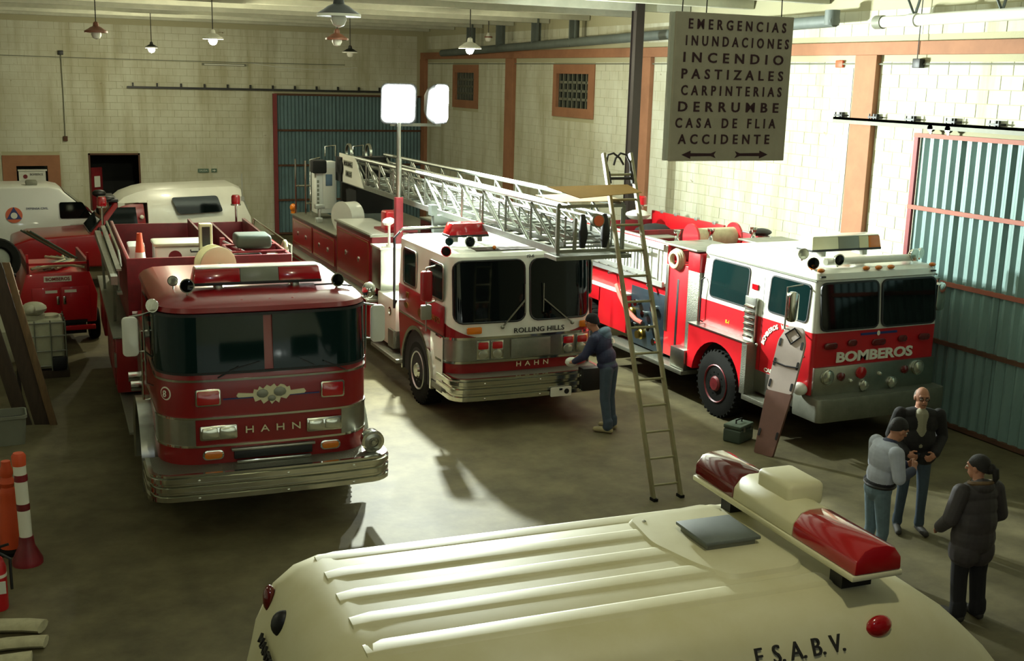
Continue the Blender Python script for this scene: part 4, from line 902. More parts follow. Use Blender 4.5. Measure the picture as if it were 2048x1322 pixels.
# telescopic flood light mast between cab and lockers
fp = Vector((FLOOD_POS.x, FLOOD_POS.y, 0)); R2 = Matrix.Rotation(math.radians(1), 3, 'Z'); fl = R2 @ (Vector((6.52, 18.72, 0))-Vector((7.18, 14.64, 0)))
ms = part('light_mast', 'steel', E2, lambda b: (b.cyl((fl.x, fl.y, 1.5), (fl.x, fl.y, 3.6), .05), b.cyl((fl.x, fl.y, 3.5), (fl.x, fl.y, FLOOD_POS.z-.32), .035)))
part('mast_base', 'red_worn', ms, lambda b: (b.box(fl.x-.065, fl.x+.065, fl.y-.065, fl.y+.065, .72, 2.95)), .01)
def lf(p): return R2 @ (Vector(p)-Vector((7.18, 14.64, 0)))
FP = FLOOD_POS
for off, aim, _w in FLOOD_HEADS:
    qa = aim.normalized(); qb = qa.cross(Z3).normalized(); qc = qb.cross(qa); C = FP+off
    fh = part('flood_head', 'black', E2, lambda b: b.loft([[lf(C+qb*x*k+qc*z*k+qa*d) for x, z in rrect(.6, .66, .1)] for k, d in ((.5, -.16), (.8, -.08), (1, .06), (1.03, .10), (1.0, .10), (.93, .09))]))
    part('flood_glass', 'flood_glass', fh, lambda b: b.loft([[lf(C+qb*x+qc*z+qa*d) for x, z in rrect(.55, .61, .09)] for d in (.095, .11)]))
    part('head_bracket', 'steel', fh, lambda b: b.cyl(lf(C-qc*.36), lf(C-qc*.25), .03))
part('yoke', 'steel', E2, lambda b: b.bar(lf(FP+Vector((-.45, 0, -.36))), lf(FP+Vector((.45, 0, -.36))), .05, .05))
# ------------------------------------------------------------------ white over red pumper lettered BOMBEROS
E3 = thing('pumper_truck', 'white over red pumper lettered BOMBEROS, parked beside the right wall', 'fire truck', (11.24, 11.85, 0), 0)
hw = 1.1
def ring3(z, h, vf, vr=2.92, r=.07): return [(x, y, z) for x, y in wrap(h, vf, vr, r, .015)]
b = MB(); b.loft([ring3(.6, hw-.02, .22), ring3(.75, hw, .2), ring3(1.715, hw, .2)]); b.build('lower_cab', 'red_bright', E3, angle=30)
b = MB(); b.loft([ring3(1.715, hw, .2), ring3(1.74, hw, .2), ring3(2.42, hw-.05, .27), ring3(2.44, hw-.035, .24), ring3(2.52, hw-.05, .27), ring3(2.56, hw-.10, .36, 2.88)]); b.build('upper_cab', 'white', E3, angle=25)
part('roof_rib', 'grey', E3, lambda b: b.box(-.2, -.19, .9, 2.8, 2.56, 2.565))
for x0, x1 in ((-1.0, -.04), (.06, 1.0)):
    cx, w = (x0+x1)/2, x1-x0; ey = Vector((0, .1, 1)).normalized()
    wsn = part('windscreen_pane', 'glass', E3, lambda b: b.plate(rrect(w, .62, .07), (cx, .228, 2.07), X3, ey, .02)); frame_ring(w, .62, .07, .025, (cx, .226, 2.07), X3, ey, .024, 'gasket', 'black', wsn)
for a, c in ((-.55, -.2), (.75, .45)): part('wiper', 'black', E3, lambda b: b.bar((a, .19, 1.74), (c, .2, 1.9), .014, .014))
pg = cbox('front_panel', 'steel', E3, -1.08, 1.08, .17, .21, .72, 1.24, .008)
text('BOMBEROS', 'ctext_white', E3, (-.02, .19, 1.36), X3, Z3, height=.15, width=1.36, name='service_lettering', bold=.035, ext=.008, split=True)
text('VIENE POR ENCIMA', 'letter_dark', E3, (.02, .19, 1.66), X3, Z3, height=.03, width=.6, name='small_lettering') if False else part('name_plate', 'blue_logo', E3, lambda b: b.box(-.3, .34, .185, .2, 1.645, 1.675))
part('name_plate_mark', 'ctext_white', E3, lambda b: b.plate(ellipse(.025, .035), (0, .185, 1.66), X3, Z3, .006))
for c, z, r, m in ((-.86, 1.10, .10, 'clear_lens'), (.76, 1.11, .10, 'clear_lens'), (-.20, .93, .075, 'clear_lens'), (.31, .93, .075, 'clear_lens')):
    h = part('headlight', 'chrome', E3, lambda b: b.lathe([(r, .03), (r*1.1, 0), (r*1.08, -.03), (r*.9, -.035)], (c, .17, z), (0, 1, 0), 20)); part('lens', m, h, lambda b: b.lathe([(r*.92, 0), (r*.9, -.04), (r*.5, -.06), (.01, -.065)], (c, .17, z), (0, 1, 0), 18))
for c, z, r, m in ((-.62, 1.09, .06, 'red_lens_dark'), (.52, 1.1, .06, 'red_lens_dark'), (-.27, 1.12, .085, 'red_lens'), (.06, 1.08, .03, 'clear_lens'), (-.45, 1.02, .03, 'clear_lens')):
    part('signal_lamp', m, E3, lambda b: b.lathe([(r, .02), (r, -.03), (r*.6, -.05), (.01, -.055)], (c, .17, z), (0, 1, 0), 16))
for c, z, w, m in ((-.82, 1.53, .22, 'red_lens_dark'), (-.45, 1.55, .16, 'red_lens_dark'), (.02, 1.53, .24, 'red_lens_dark'), (.45, 1.55, .16, 'red_lens_dark'), (.85, 1.55, .2, 'red_lens_dark')):
    part('marker_light', m, E3, lambda b: b.plate(rrect(w, .09, .04), (c, .2, z), X3, Z3, .03), .006)
b = MB(); sweep(b, wrap(1.13, -.04, .5, .08), [(-.04, .52), (0, .52), (.01, .56), (.01, .80), (0, .84), (-.04, .84)]); bo = b.build('bumper', 'alu_dull', E3)
b = MB(); b.loft([[(x, y, z) for x, y in wrap(1.10, -.02, .5, .08)] for z in (.80, .845)]); b.build('tread_plate', 'tread', bo, smooth=False)
part('whistle_lamp', 'white', E3, lambda b: b.ball((-1.19, .32, .93), (.10, .13, .09)))
# roof fittings
lb = lightbar(E3, -.72, .52, .85, 1.2, 2.74, 2.92, ((0, .38, 'cream'), (.38, .68, 'grey_lens'), (.68, .82, 'cream'), (.82, 1, 'amber')), taper=.02)
part('air_tube', 'white', E3, lambda b: b.cyl((-.75, .52, 2.64), (.78, .52, 2.64), .05, n=14))
for c in (-1.0, -.22, .0, .22, .98): part('clearance_lamp', 'amber', E3, lambda b: b.ball((c, .30, 2.565), (.06, .04, .03)))
horn_lamp(E3, (-.93, .78, 2.72), (-.2, -1, 0), .075, lens='clear_lens'); horn_lamp(E3, (-1.02, .45, 2.64), (-.3, -1, 0), .08, lens='glass'); horn_lamp(E3, (-.62, .40, 2.68), (-.1, -1, 0), .08, lens='glass'); horn_lamp(E3, (.78, .45, 2.69), (.1, -1, 0), .085, lens='clear_lens'); horn_lamp(E3, (1.0, .55, 2.69), (.3, -1, 0), .075, lens='clear_lens')
for c in (-1.0, .96): cbox('vent', 'black', E3, c-.04, c+.04, .235, .26, 2.475, 2.495)
# cab sides
for s in (-1, 1):
    f = Vector((0, s, 0)); X = s*1.1
    def side(z): return s*(1.1-.05*max(0, z-1.74)/.68)
    for a, c, z0, z1 in ((.40, 1.24, 1.84, 2.34), (1.78, 2.70, 1.80, 2.36)):
        ey = Vector((-s*.0735, 0, 1)).normalized(); zc = (z0+z1)/2
        w = part('side_window', 'glass_teal', E3, lambda b: b.plate(rrect(c-a, z1-z0, .06), (side(zc)-s*.004, (a+c)/2, zc), f, ey, .014)); frame_ring(c-a, z1-z0, .06, .02, (side(zc)-s*.004, (a+c)/2, zc), f, ey, .018, 'gasket', 'black', w)
    part('drip_rail', 'grey', E3, lambda b: b.bar((s*1.065, .28, 2.42), (s*1.065, 2.9, 2.43), .025, .015))
    cbox('door_seam', 'black', E3, min(X, X+s*.003), max(X, X+s*.003), 1.36, 1.366, .9, 2.3)
    part('marker_lamp', 'red_lens', E3, lambda b: b.plate(rrect(.14, .08, .01), (side(2.12)-s*.01, 1.6, 2.12), f, Z3, .03))
    lv = part('louvre', 'steel', E3, lambda b: b.box(min(X, X+s*.06), max(X, X+s*.06), 1.46, 1.72, 1.3, 1.98), .008)
    for k in range(6): part('slat', 'chrome', lv, lambda b: b.obox((X+s*.06, 1.48, 1.40+k*.09), (s*.03, 0, -.02), (0, .22, 0), (0, 0, .012)))
    # fender with wheel arch
    C0 = (0, 2.22, .52); top = 1.31
    poly = [(1.62, .62)]+[(1.62, top), (2.98, top), (3.02, .62)]
    A = [(p[1], p[2]) for p in arc(C0, .64, 8, 172, 16)]
    b = MB(); up = [(p[0], top) for p in A]
    for i in range(len(A)-1):
        q = [A[i], A[i+1], up[i+1], up[i]]; b.loft([[(s*1.06, y, z) for y, z in q], [(s*1.26, y, z) for y, z in q]])
    q = [(1.5, .62), (A[-1][0], .62), (A[-1][0], top), (1.5, top)]; b.loft([[(s*1.06, y, z) for y, z in q], [(s*1.26, y, z) for y, z in q]])
    q = [(A[0][0], .62), (3.0, .62), (3.0, top), (A[0][0], top)]; b.loft([[(s*1.06, y, z) for y, z in q], [(s*1.26, y, z) for y, z in q]])
    fd = b.build('fender', 'red_bright', E3, smooth=False); cbox('fender_top', 'steel', fd, min(s*1.08, s*1.28), max(s*1.08, s*1.28), 1.46, 3.0, top, top+.02); cbox('fender_edge', 'tread', fd, min(s*1.06, s*1.28), max(s*1.06, s*1.28), 1.44, 1.56, .56, top)
    part('wheel_well', 'black_matte', E3, lambda b: b.plate([(y-2.22 if s > 0 else 2.22-y, z-.52) for y, z in A], (s*1.08, 2.22, .52), f, Z3, .025))
    wheel(E3, s*1.24, 2.22, .52, .3, s, 'red_worn'); wheel(E3, s*1.22, 6.6, .52, .3, s, 'red_worn')
    cbox('door_step', 'tread', E3, min(s*1.0, s*1.28), max(s*1.0, s*1.28), .7, 1.5, .48, .56, .008); cbox('lower_door', 'steel', E3, min(X, X+s*.01), max(X, X+s*.01), .3, 1.44, .6, .93, .004)
    mo = part('mirror', 'chrome', E3, lambda b: b.plate(rrect(.17, .42, .07), (s*1.32, .48, 2.06), X3, Z3, .08), .02); part('mirror_frame', 'steel', mo, lambda b: b.tube([(s*1.12, .5, 2.34), (s*1.36, .52, 2.32), (s*1.36, .52, 1.74), (s*1.12, .5, 1.72)], .013))
    part('grab_rail', 'black', E3, lambda b: b.tube([(X, 2.86, 1.35), (X+s*.06, 2.86, 1.38), (X+s*.06, 2.86, 2.02), (X, 2.86, 2.05)], .013)); part('door_handle', 'chrome', E3, lambda b: b.ball((s*1.12, 1.42, 1.3), .03))
def arc_text(body, parent, c, r, a0, a1, h, m, fdir):
    for k, ch in enumerate(body):
        if ch == ' ': continue
        a = math.radians(a0+(a1-a0)*k/(len(body)-1)); ex = fdir*math.sin(a)+Z3*-math.cos(a) if False else fdir*math.sin(a)-Z3*math.cos(a)
        text(ch, m, parent, Vector(c)+fdir*(r*math.cos(a))*1+Z3*(r*math.sin(a)), ex, fdir*math.cos(a)+Z3*math.sin(a), height=h, name='letter', bold=.03)
fdir = Vector((0, -1, 0))
arc_text('BOMBEROS VOLUNTARIOS', E3, (-1.105, .86, 1.20), .47, 160, 20, .07, 'ctext_white', fdir)
cr = part('crest', 'yellow', E3, lambda b: b.plate(ellipse(.15, .21, 24), (-1.101, .80, 1.24), fdir, Z3, .006))
for dx in (-.045, .045): part('crest_flame', 'red', cr, lambda b: b.plate([(dx-.012, -.15), (dx+.012, -.14), (dx*1.6+.02, 0), (dx+.01, .15), (dx-.01, .14), (dx*1.6-.01, 0)], (-1.108, .80, 1.24), fdir, Z3, .004))
text('CAÑADA', 'ctext_white', E3, (-1.107, 1.02, .985), fdir, Z3, height=.07, width=.42, bold=.03)
text('R-1', 'yellow', E3, (-1.104, 2.2, 1.48), fdir, Z3, height=.05)
# body
cbox('chassis', 'black_matte', E3, -.45, .45, .2, 7.6, .5, .72)
for s in (-1, 1):
    def bx(nm, m, a, c, y0, y1, z0, z1, bv=.008): return cbox(nm, m, E3, min(s*a, s*c), max(s*a, s*c), y0, y1, z0, z1, bv)
    bx('tread_panel', 'tread', .9, 1.12, 2.98, 3.30, .78, 2.10); bx('upper_panel', 'red_bright', .9, 1.13, 2.98, 3.30, 2.10, 2.40)
    bx('hose_cabinet', 'red_bright', .7, 1.12, 3.30, 3.92, .6, 2.15); bx('cabinet_post', 'steel', 1.1, 1.14, 3.84, 3.92, 1.0, 2.1); bx('cabinet_seam', 'black', 1.12, 1.125, 3.54, 3.60, .7, 1.9)
    part('roof_plate', 'alu_dull', E3, lambda b: b.box(min(s*.3, s*1.2), max(s*.3, s*1.2), 2.98, 4.0, 2.43, 2.46), .005)
    bx('step_box', 'steel', 1.0, 1.3, 3.02, 3.42, .54, .86); bx('running_board', 'tread', .9, 1.34, 3.02, 5.62, .46, .53)
    pp = bx('pump_panel', 'pump_panel', .8, 1.10, 3.93, 5.05, .56, 1.56)
    for y, z in ((4.2, 1.3), (4.5, 1.15), (4.3, .95), (4.75, 1.3), (4.8, .9), (4.12, .75)):
        part('valve', 'chrome', pp, lambda b: (b.cyl((s*1.1, y, z), (s*1.17, y, z), .045), b.bar((s*1.17, y-.05, z), (s*1.17, y+.05, z), .02, .02), b.cyl((s*1.17, y, z), (s*1.2, y, z), .06)))
    for y, z in ((4.6, .78), (4.95, 1.1)): part('outlet', 'brass', pp, lambda b: b.lathe([(.09, 0), (.09, .06), (.07, .08), (.07, .13), (.01, .13)], (s*1.1, y, z), (s, 0, 0), 16))
    bx('rear_locker', 'red_bright', .7, 1.18, 5.06, 6.05, .7, 1.36); bx('rear_locker', 'red_bright', .7, 1.18, 7.15, 7.9, .6, 1.36); bx('wheel_cover', 'red_bright', .7, 1.18, 6.0, 7.2, 1.1, 1.36); bx('locker_edge', 'white', .72, 1.19, 5.06, 7.9, 1.36, 1.40)
    bx('bed_wall', 'red_bright', 1.04, 1.09, 3.95, 7.9, 1.40, 2.42); bx('bed_wall_trim', 'alu', 1.03, 1.10, 3.95, 7.9, 2.42, 2.45)
    # ladder rack on the side
    rk = part('side_ladder', 'alu', E3, lambda b: (b.bar((s*1.15, 3.98, 1.74), (s*1.15, 7.7, 1.74), .04, .09), b.bar((s*1.15, 3.98, 2.36), (s*1.15, 7.7, 2.36), .04, .09)))
    for k in range(11): part('rung', 'alu', rk, lambda b: b.cyl((s*1.15, 4.15+k*.33, 1.76), (s*1.15, 4.15+k*.33, 2.34), .018, n=8))
    rk2 = part('roof_ladder', 'alu', E3, lambda b: (b.bar((s*1.2, 4.35, 1.85), (s*1.2, 7.4, 1.85), .03, .07), b.bar((s*1.2, 4.35, 2.25), (s*1.2, 7.4, 2.25), .03, .07)))
    for k in range(9): part('rung', 'alu', rk2, lambda b: b.cyl((s*1.2, 4.5+k*.33, 1.86), (s*1.2, 4.5+k*.33, 2.24), .016, n=8))
    bx('white_panel', 'white', 1.09, 1.10, 3.97, 7.8, 1.70, 2.40)
    part('rack_arm', 'steel', E3, lambda b: [b.box(min(s*1.08, s*1.26), max(s*1.08, s*1.26), y-.02, y+.02, 1.66, 1.70) for y in (4.3, 5.6, 7.0)])
cbox('tank', 'red_worn', E3, -.7, .7, 3.0, 7.9, .72, 1.45); cbox('bed_floor', 'alu_dull', E3, -1.05, 1.05, 3.9, 7.9, 1.9, 1.95)
cbox('bed_front', 'red_bright', E3, -1.05, 1.05, 3.95, 4.0, 1.45, 2.30, .006); cbox('bed_divider', 'red_worn', E3, -1.05, 1.05, 5.4, 5.44, 1.9, 2.44, .006); cbox('bed_rear', 'red_worn', E3, -1.05, 1.05, 7.86, 7.9, 1.4, 2.3, .006); cbox('bed_lid', 'alu_dull', E3, -1.0, -.2, 5.0, 5.8, 2.34, 2.36, .004); cbox('inner_wall', 'red_bright', E3, .98, 1.03, 5.4, 7.88, 1.95, 2.48, .006)
for y in (5.7, 6.3, 7.0, 7.5): cbox('wall_catch', 'alu', E3, .97, 1.04, y-.05, y+.05, 2.46, 2.52, .006)
cl = part('hose_coil', 'hose', E3, lambda b: [b.tube([(-1.12-.03*j, 3.62+(.17-.02*j)*math.cos(a), 2.22+(.15-.015*j)*math.sin(a)) for a in [k*PI/10 for k in range(20)]], .035, 8, True) for j in range(3)])
rl = part('hose_reel', 'red_bright', E3, lambda b: b.cyl((-.32, 4.5, 2.42), (-.28, 4.5, 2.42), .24, n=28)); part('reel_drum', 'hose', rl, lambda b: b.cyl((-.28, 4.5, 2.42), (.55, 4.5, 2.42), .16, n=24)); part('reel_flange', 'red_bright', rl, lambda b: b.cyl((.55, 4.5, 2.42), (.59, 4.5, 2.42), .24, n=28))
for x, y in ((-.85, 4.1), (-.15, 4.15), (.72, 4.15)): part('guide_roller', 'chrome', E3, lambda b: b.lathe([(.05, 0), (.04, .04), (.03, .1), (.05, .14), (.06, .16), (.06, .2), (.01, .2)], (x, y, 2.42), Z3, 14))
part('vent_hood', 'black', E3, lambda b: b.ball((.98, 4.3, 2.50), (.22, .14, .07))); part('booster_hose', 'hose_red', E3, lambda b: b.tube([(-1.2, 5.4, 1.5), (-1.24, 5.2, 1.35), (-1.24, 4.95, 1.15), (-1.2, 4.7, 1.02), (-1.14, 4.6, .98)], .04))
bc = part('beacon', 'chrome', E3, lambda b: (b.cyl((.7, 7.8, 2.25), (.7, 7.8, 2.58), .02), b.cyl((.7, 7.8, 2.58), (.7, 7.8, 2.61), .1))); part('lens', 'red_lens', bc, lambda b: b.lathe([(.085, 0), (.085, .14), (.06, .17), (.01, .17)], (.7, 7.8, 2.61), Z3, 18))
for nm, m, p, r in (('folded_tarp', 'paper', (.40, 7.45, 2.45), (.26, .2, .10)), ('dark_bundle', 'black_matte', (.45, 6.9, 2.15), (.4, .4, .2))):
    t = thing(nm, {'folded_tarp': 'pale crumpled tarp at the rear of the BOMBEROS pumper', 'dark_bundle': 'dark gear bundle lying in the hose bed of the BOMBEROS pumper'}[nm], 'bundle', (11.24+p[0], 11.85+p[1], p[2]-r[2]))
    rr = random.Random(3); bm_ = MB(); rings = []
    for k in range(7):
        a = -PI/2+PI*k/6; rings.append([(math.cos(2*PI*i/14)*r[0]*max(math.cos(a), .05)*rr.uniform(.8, 1.1), math.sin(2*PI*i/14)*r[1]*max(math.cos(a), .05)*rr.uniform(.8, 1.1), r[2]+r[2]*math.sin(a)) for i in range(14)])
    bm_.loft(rings); bm_.build('cloth', m, t)
# ------------------------------------------------------------------ white van in the foreground (seen from above, front to the right)
VO, VA = Vector((1.3, 4.85, 0)), math.radians(-3.5)
VN = thing('rescue_van', 'cream white rescue van with ribbed raised roof and red light bar in the foreground', 'van', VO, VA)
BC = .06
prof = [(-.95, 1.55), (-.93, 1.85), (-.89, 2.1), (-.83, 2.3), (-.76, 2.43), (-.66, 2.515), (-.52, 2.548), (-.25, 2.555)]
prof = prof+[(0, 2.558)]+[(-x, z) for x, z in prof[::-1]]
def vring(a, kz, kw, sh=0):
    return [(a+(0 if z < 1.6 else sh*(z-1.55)), BC+x*kw, 1.55+(z-1.55)*kz) for x, z in prof]
b = MB(); b.loft([vring(-.24, .20, .90), vring(-.22, .45, .93), vring(-.17, .70, .95), vring(-.09, .88, .965), vring(.02, .965, .98), vring(.15, 1.0, 1.0), vring(2.66, 1.0, 1.0), vring(2.84, .98, .99), vring(3.04, .90, .97), vring(3.28, .74, .945), vring(3.5, .54, .92), vring(3.68, .34, .90), vring(3.78, .14, .89)])
b.build('raised_roof', 'cream', VN, angle=60)
def rib(b, bb, a0, a1, w=.085, h=.011, z=2.553):
    r = []
    for a, k in ((a0-.10, .0), (a0, 1), (a1, 1), (a1+.06, 0)):
        zz = z+h*k; ww = w*(.75 if k == 0 else 1)
        r.append([(a, bb-ww, z-.015), (a, bb-ww*.72, zz-.004*(k)), (a, bb-ww*.5, zz), (a, bb+ww*.5, zz), (a, bb+ww*.72, zz-.004*k), (a, bb+ww, z-.015)])
    b.loft(r)
for bb, a1, z in ((.60, 2.5, 2.54), (.365, 2.0, 2.553), (.10, 1.95, 2.556), (-.165, 2.0, 2.556), (-.42, 2.5, 2.545)):
    part('roof_rib', 'cream', VN, lambda b: rib(b, bb, .22, a1, z=z))
part('roof_platform', 'cream', VN, lambda b: b.loft([[(x, y, z) for x, y in rquad([(1.95-e, -.12-e), (2.05-e, -.3-e), (2.44+e, -.3-e), (2.52+e, -.2), (2.46+e, .52), (2.42, .62+e), (1.9-e, .55+e), (1.86-e, .2), ], .06)] for e, z in ((.02, 2.54), (.0, 2.575), (-.05, 2.58))]))
ht = cbox('roof_hatch', 'grey', VN, 2.08, 2.38, .0, .29, 2.57, 2.61, .008); cbox('hatch_lid', 'steel_paint', ht, 2.06, 2.40, -.02, .31, 2.61, 2.63, .006)
part('roof_bolt', 'chrome', VN, lambda b: b.ball((1.95, .47, 2.575), .014))
lbz = 2.665
lb = part('light_bar_base', 'cream', VN, lambda b: b.box(2.47, 2.77, -.70, .84, lbz-.02, lbz+.012), .008)
def dome(b, b0, b1, h=.14, ext=.0):
    sec = [(-.14, 0), (-.135, .07), (-.09, .125), (-.04, h), (.04, h), (.09, .125), (.135, .07), (.14, 0)]
    b.loft([[(2.62+x*k, bb, lbz+.012+z*k2) for x, z in sec] for bb, k, k2 in ((b0, 1, 1), (b1, 1, 1))])
part('lens', 'red_lens', lb, lambda b: dome(b, -.70, -.17), .012); part('lens', 'red_lens_dark', lb, lambda b: dome(b, .41, .84), .012)
part('centre_housing', 'cream', lb, lambda b: dome(b, -.17, .41, .142), .01); cbox('speaker_box', 'cream', lb, 2.55, 2.78, -.03, .29, lbz+.10, lbz+.235, .03, seg=3)
for y in (-.5, .55): cbox('bar_foot', 'black', lb, 2.53, 2.71, y-.05, y+.05, 2.54, lbz-.02)
text('F. S. A. B. V.', 'letter_dark', VN, (2.17, -.742, 2.365), (1, 0, 0), Vector((0, .47, .88)), height=.085, width=.50, name='side_lettering', ext=.006, split=True)
for a, z in ((2.64, 2.40), (1.50, 2.36), (.25, 2.36)):
    l = part('side_lamp', 'chrome' if a < 2 else 'red_lens', VN, lambda b: b.ball((a, -.735+.5*(z-2.37), z), (.075, .035, .06), 16, 10))
    if a < 2: part('lens', 'clear_lens', l, lambda b: b.ball((a, -.75+.5*(z-2.37), z-.005), (.055, .035, .045), 14, 8))
part('rear_lamp', 'red_lens_dark', VN, lambda b: b.ball((-.125, .60, 2.36), (.035, .04, .075), 14, 10))
part('rear_lamp', 'red_lens_dark', VN, lambda b: b.ball((-.125, -.48, 2.36), (.035, .04, .075), 14, 10))
tx = Vector((-.02, -1, -.0)).normalized(); ty = Vector((.42, 0, .9)).normalized()
text('MANTENIMIENTO', 'letter_dark', VN, (-.205, .06, 2.23), tx, ty, height=.05, width=.78, name='rear_lettering', ext=.007)
part('rear_beacon', 'black', VN, lambda b: b.ball((-.11, .30, 2.36), (.06, .05, .07), 14, 10))
# lower body, mostly under the frame edge
b = MB()
b.loft([[(a, BC+s*w, z) for s, w, z in ((-1, .9, .35), (-1, .97, .6), (-1, .98, 1.2), (-1, .95, zt), (1, .95, zt), (1, .98, 1.2), (1, .97, .6), (1, .9, .35))] for a, zt in ((-.27, 1.5), (-.24, 1.56), (3.6, 1.56), (4.0, 1.16), (4.6, 1.0), (4.68, .88))]); b.build('body', 'van_white', VN, .03)
part('windscreen', 'glass', VN, lambda b: b.loft([[(3.62, BC-.85, 1.58), (3.62, BC+.85, 1.58), (4.03, BC+.88, 1.16), (4.03, BC-.88, 1.16)], [(3.64, BC-.85, 1.60), (3.64, BC+.85, 1.60), (4.05, BC+.88, 1.18), (4.05, BC-.88, 1.18)]]))
for s in (-1, 1):
    part('door_window', 'glass', VN, lambda b: b.plate(rrect(.8, .38, .06), (3.2, BC+s*.955, 1.42), (-s, 0, 0), Z3, .02)); part('side_window', 'glass', VN, lambda b: b.plate(rrect(1.5, .38, .06), (1.5, BC+s*.955, 1.40), (-s, 0, 0), Z3, .02))
R90 = None
for a in (.5, 3.95):
    for s in (-1, 1):
        o = Vector((a, BC+s*.92, .34)); ax = Vector((0, s, 0)); t = part('wheel', 'rubber', VN, lambda b: b.lathe([(.19, -.2), (.3, -.2), (.34, -.17), (.34, -.03), (.3, 0), (.19, 0)], o, ax, 24)); part('rim', 'alu', t, lambda b: b.lathe([(.2, -.18), (.2, -.01), (.12, -.05), (.01, -.03)], o, ax, 20))
part('bumper', 'black', VN, lambda b: b.box(4.62, 4.75, BC-.9, BC+.9, .38, .58), .03); cbox('rear_step', 'black', VN, -.42, -.26, BC-.85, BC+.85, .38, .5, .02)

# ------------------------------------------------------------------ red pickup with white camper shell (front to the left)
PK = thing('pickup_truck', 'red pickup with white camper shell parked before the back wall', 'pickup', (.55, 27.4, 0), math.radians(0))
b = MB(); b.loft([[(x, y, z) for x, z in ((.05, .55), (.0, .8), (.05, 1.12), (.4, 1.24), (1.75, 1.30), (5.25, 1.28), (5.3, .55))] for y in (0, 1.85)]); b.build('body', 'red', PK, .05, seg=3)
b = MB(); b.loft([[(1.7, y0, 1.28), (2.9, y0, 1.28), (2.85, y1, 1.98), (2.3, y1, 1.98)] if False else [(1.65, y0, 1.28), (2.92, y0, 1.28), (2.86, y1, 1.96), (2.22, y1, 1.98)] for y0, y1 in ((.03, .14), (1.82, 1.71))]); b.build('cab', 'red', PK, .03)
part('door_window', 'glass', PK, lambda b: b.loft([[(1.88, .035, 1.36), (2.72, .035, 1.36), (2.68, .12, 1.88), (2.28, .12, 1.88)], [(1.88, .10, 1.36), (2.72, .10, 1.36), (2.68, .19, 1.88), (2.28, .19, 1.88)]]))
part('windscreen', 'glass', PK, lambda b: b.loft([[(1.66, .12, 1.34), (1.66, 1.72, 1.34), (2.16, 1.62, 1.93), (2.16, .22, 1.93)], [(1.72, .12, 1.34), (1.72, 1.72, 1.34), (2.2, 1.62, 1.93), (2.2, .22, 1.93)]]))
b = MB(); sec = lambda y0, y1, k: None
cs_ = [(2.35, 2.02, .16), (2.5, 2.14, .15), (2.8, 2.26, .16), (3.2, 2.33, .18), (4.9, 2.36, .2), (5.1, 2.30, .2), (5.3, 1.7, .1), (5.32, 1.28, .02)]
b.loft([[(x, y, z) for y, z in ((.0+(.02 if x > 3 else .1), max(1.26, 1.3 if x > 2.95 else 1.98)), (.0+ins*.5+(.0 if x > 3 else .06), 1.3+(zt-1.3)*.72), (ins+.08, zt-.05), (ins+.3, zt), (1.85-ins-.3, zt), (1.85-ins-.08, zt-.05), (1.85-ins*.5-(.0 if x > 3 else .06), 1.3+(zt-1.3)*.72), (1.85-(.02 if x > 3 else .1), max(1.26, 1.3 if x > 2.95 else 1.98)))] for x, zt, ins in [(2.3, 2.03, .15), (2.45, 2.15, .15), (2.75, 2.26, .16), (2.94, 2.30, .17), (2.96, 2.305, .17), (4.95, 2.36, .2), (5.12, 2.28, .2), (5.3, 1.7, .1)]])
b.build('camper_shell', 'white', PK, angle=28)
part('camper_window', 'glass', PK, lambda b: b.plate(rquad([(-.55, .19), (.50, .22), (.62, -.16), (-.4, -.2)], .07), (4.02, .035, 1.90), (1, 0, 0), Vector((0, .22, 1)).normalized(), .03)); 
part('door_mirror', 'black', PK, lambda b: b.ball((1.85, -.08, 1.4), (.05, .08, .07))); part('antenna', 'alu', PK, lambda b: (b.cyl((5.12, .12, 2.05), (5.12, .12, 2.62), .012), b.box(5.08, 5.16, .08, .16, 1.98, 2.08)))
part('roof_light', 'black', PK, lambda b: (b.box(1.95, 2.32, .2, 1.6, 1.99, 2.06), b.ball((2.1, .3, 2.06), (.16, .12, .07)), b.ball((2.0, 1.2, 2.1), (.16, .12, .09))), .01); part('door_lamp', 'white', PK, lambda b: b.ball((2.80, .02, 1.66), (.05, .03, .05)))
text('B', 'ctext_white', PK, (3.35, -.006, 1.12), (1, 0, 0), Z3, height=.16, bold=.03); text('BOMBEROS', 'ctext_white', PK, (3.95, -.006, 1.12), (1, 0, 0), Z3, height=.13, width=.8, bold=.03)
for x in (.9, 4.3):
    for s in (-1, 1):
        o = Vector((x, .925+s*.93, .36)); ax = Vector((0, s, 0)); t = part('wheel', 'rubber', PK, lambda b: b.lathe([(.2, -.22), (.32, -.22), (.36, -.18), (.36, -.04), (.32, 0), (.2, 0)], o, ax, 24)); part('rim', 'alu', t, lambda b: b.lathe([(.21, -.2), (.21, -.01), (.12, -.05), (.01, -.03)], o, ax, 20))
part('bumper', 'chrome', PK, lambda b: b.box(-.1, .05, .05, 1.8, .5, .7), .03); part('headlight', 'clear_lens', PK, lambda b: b.cyl((0, .3, .9), (-.03, .3, .9), .1)); part('headlight', 'clear_lens', PK, lambda b: b.cyl((0, 1.55, .9), (-.03, 1.55, .9), .1))
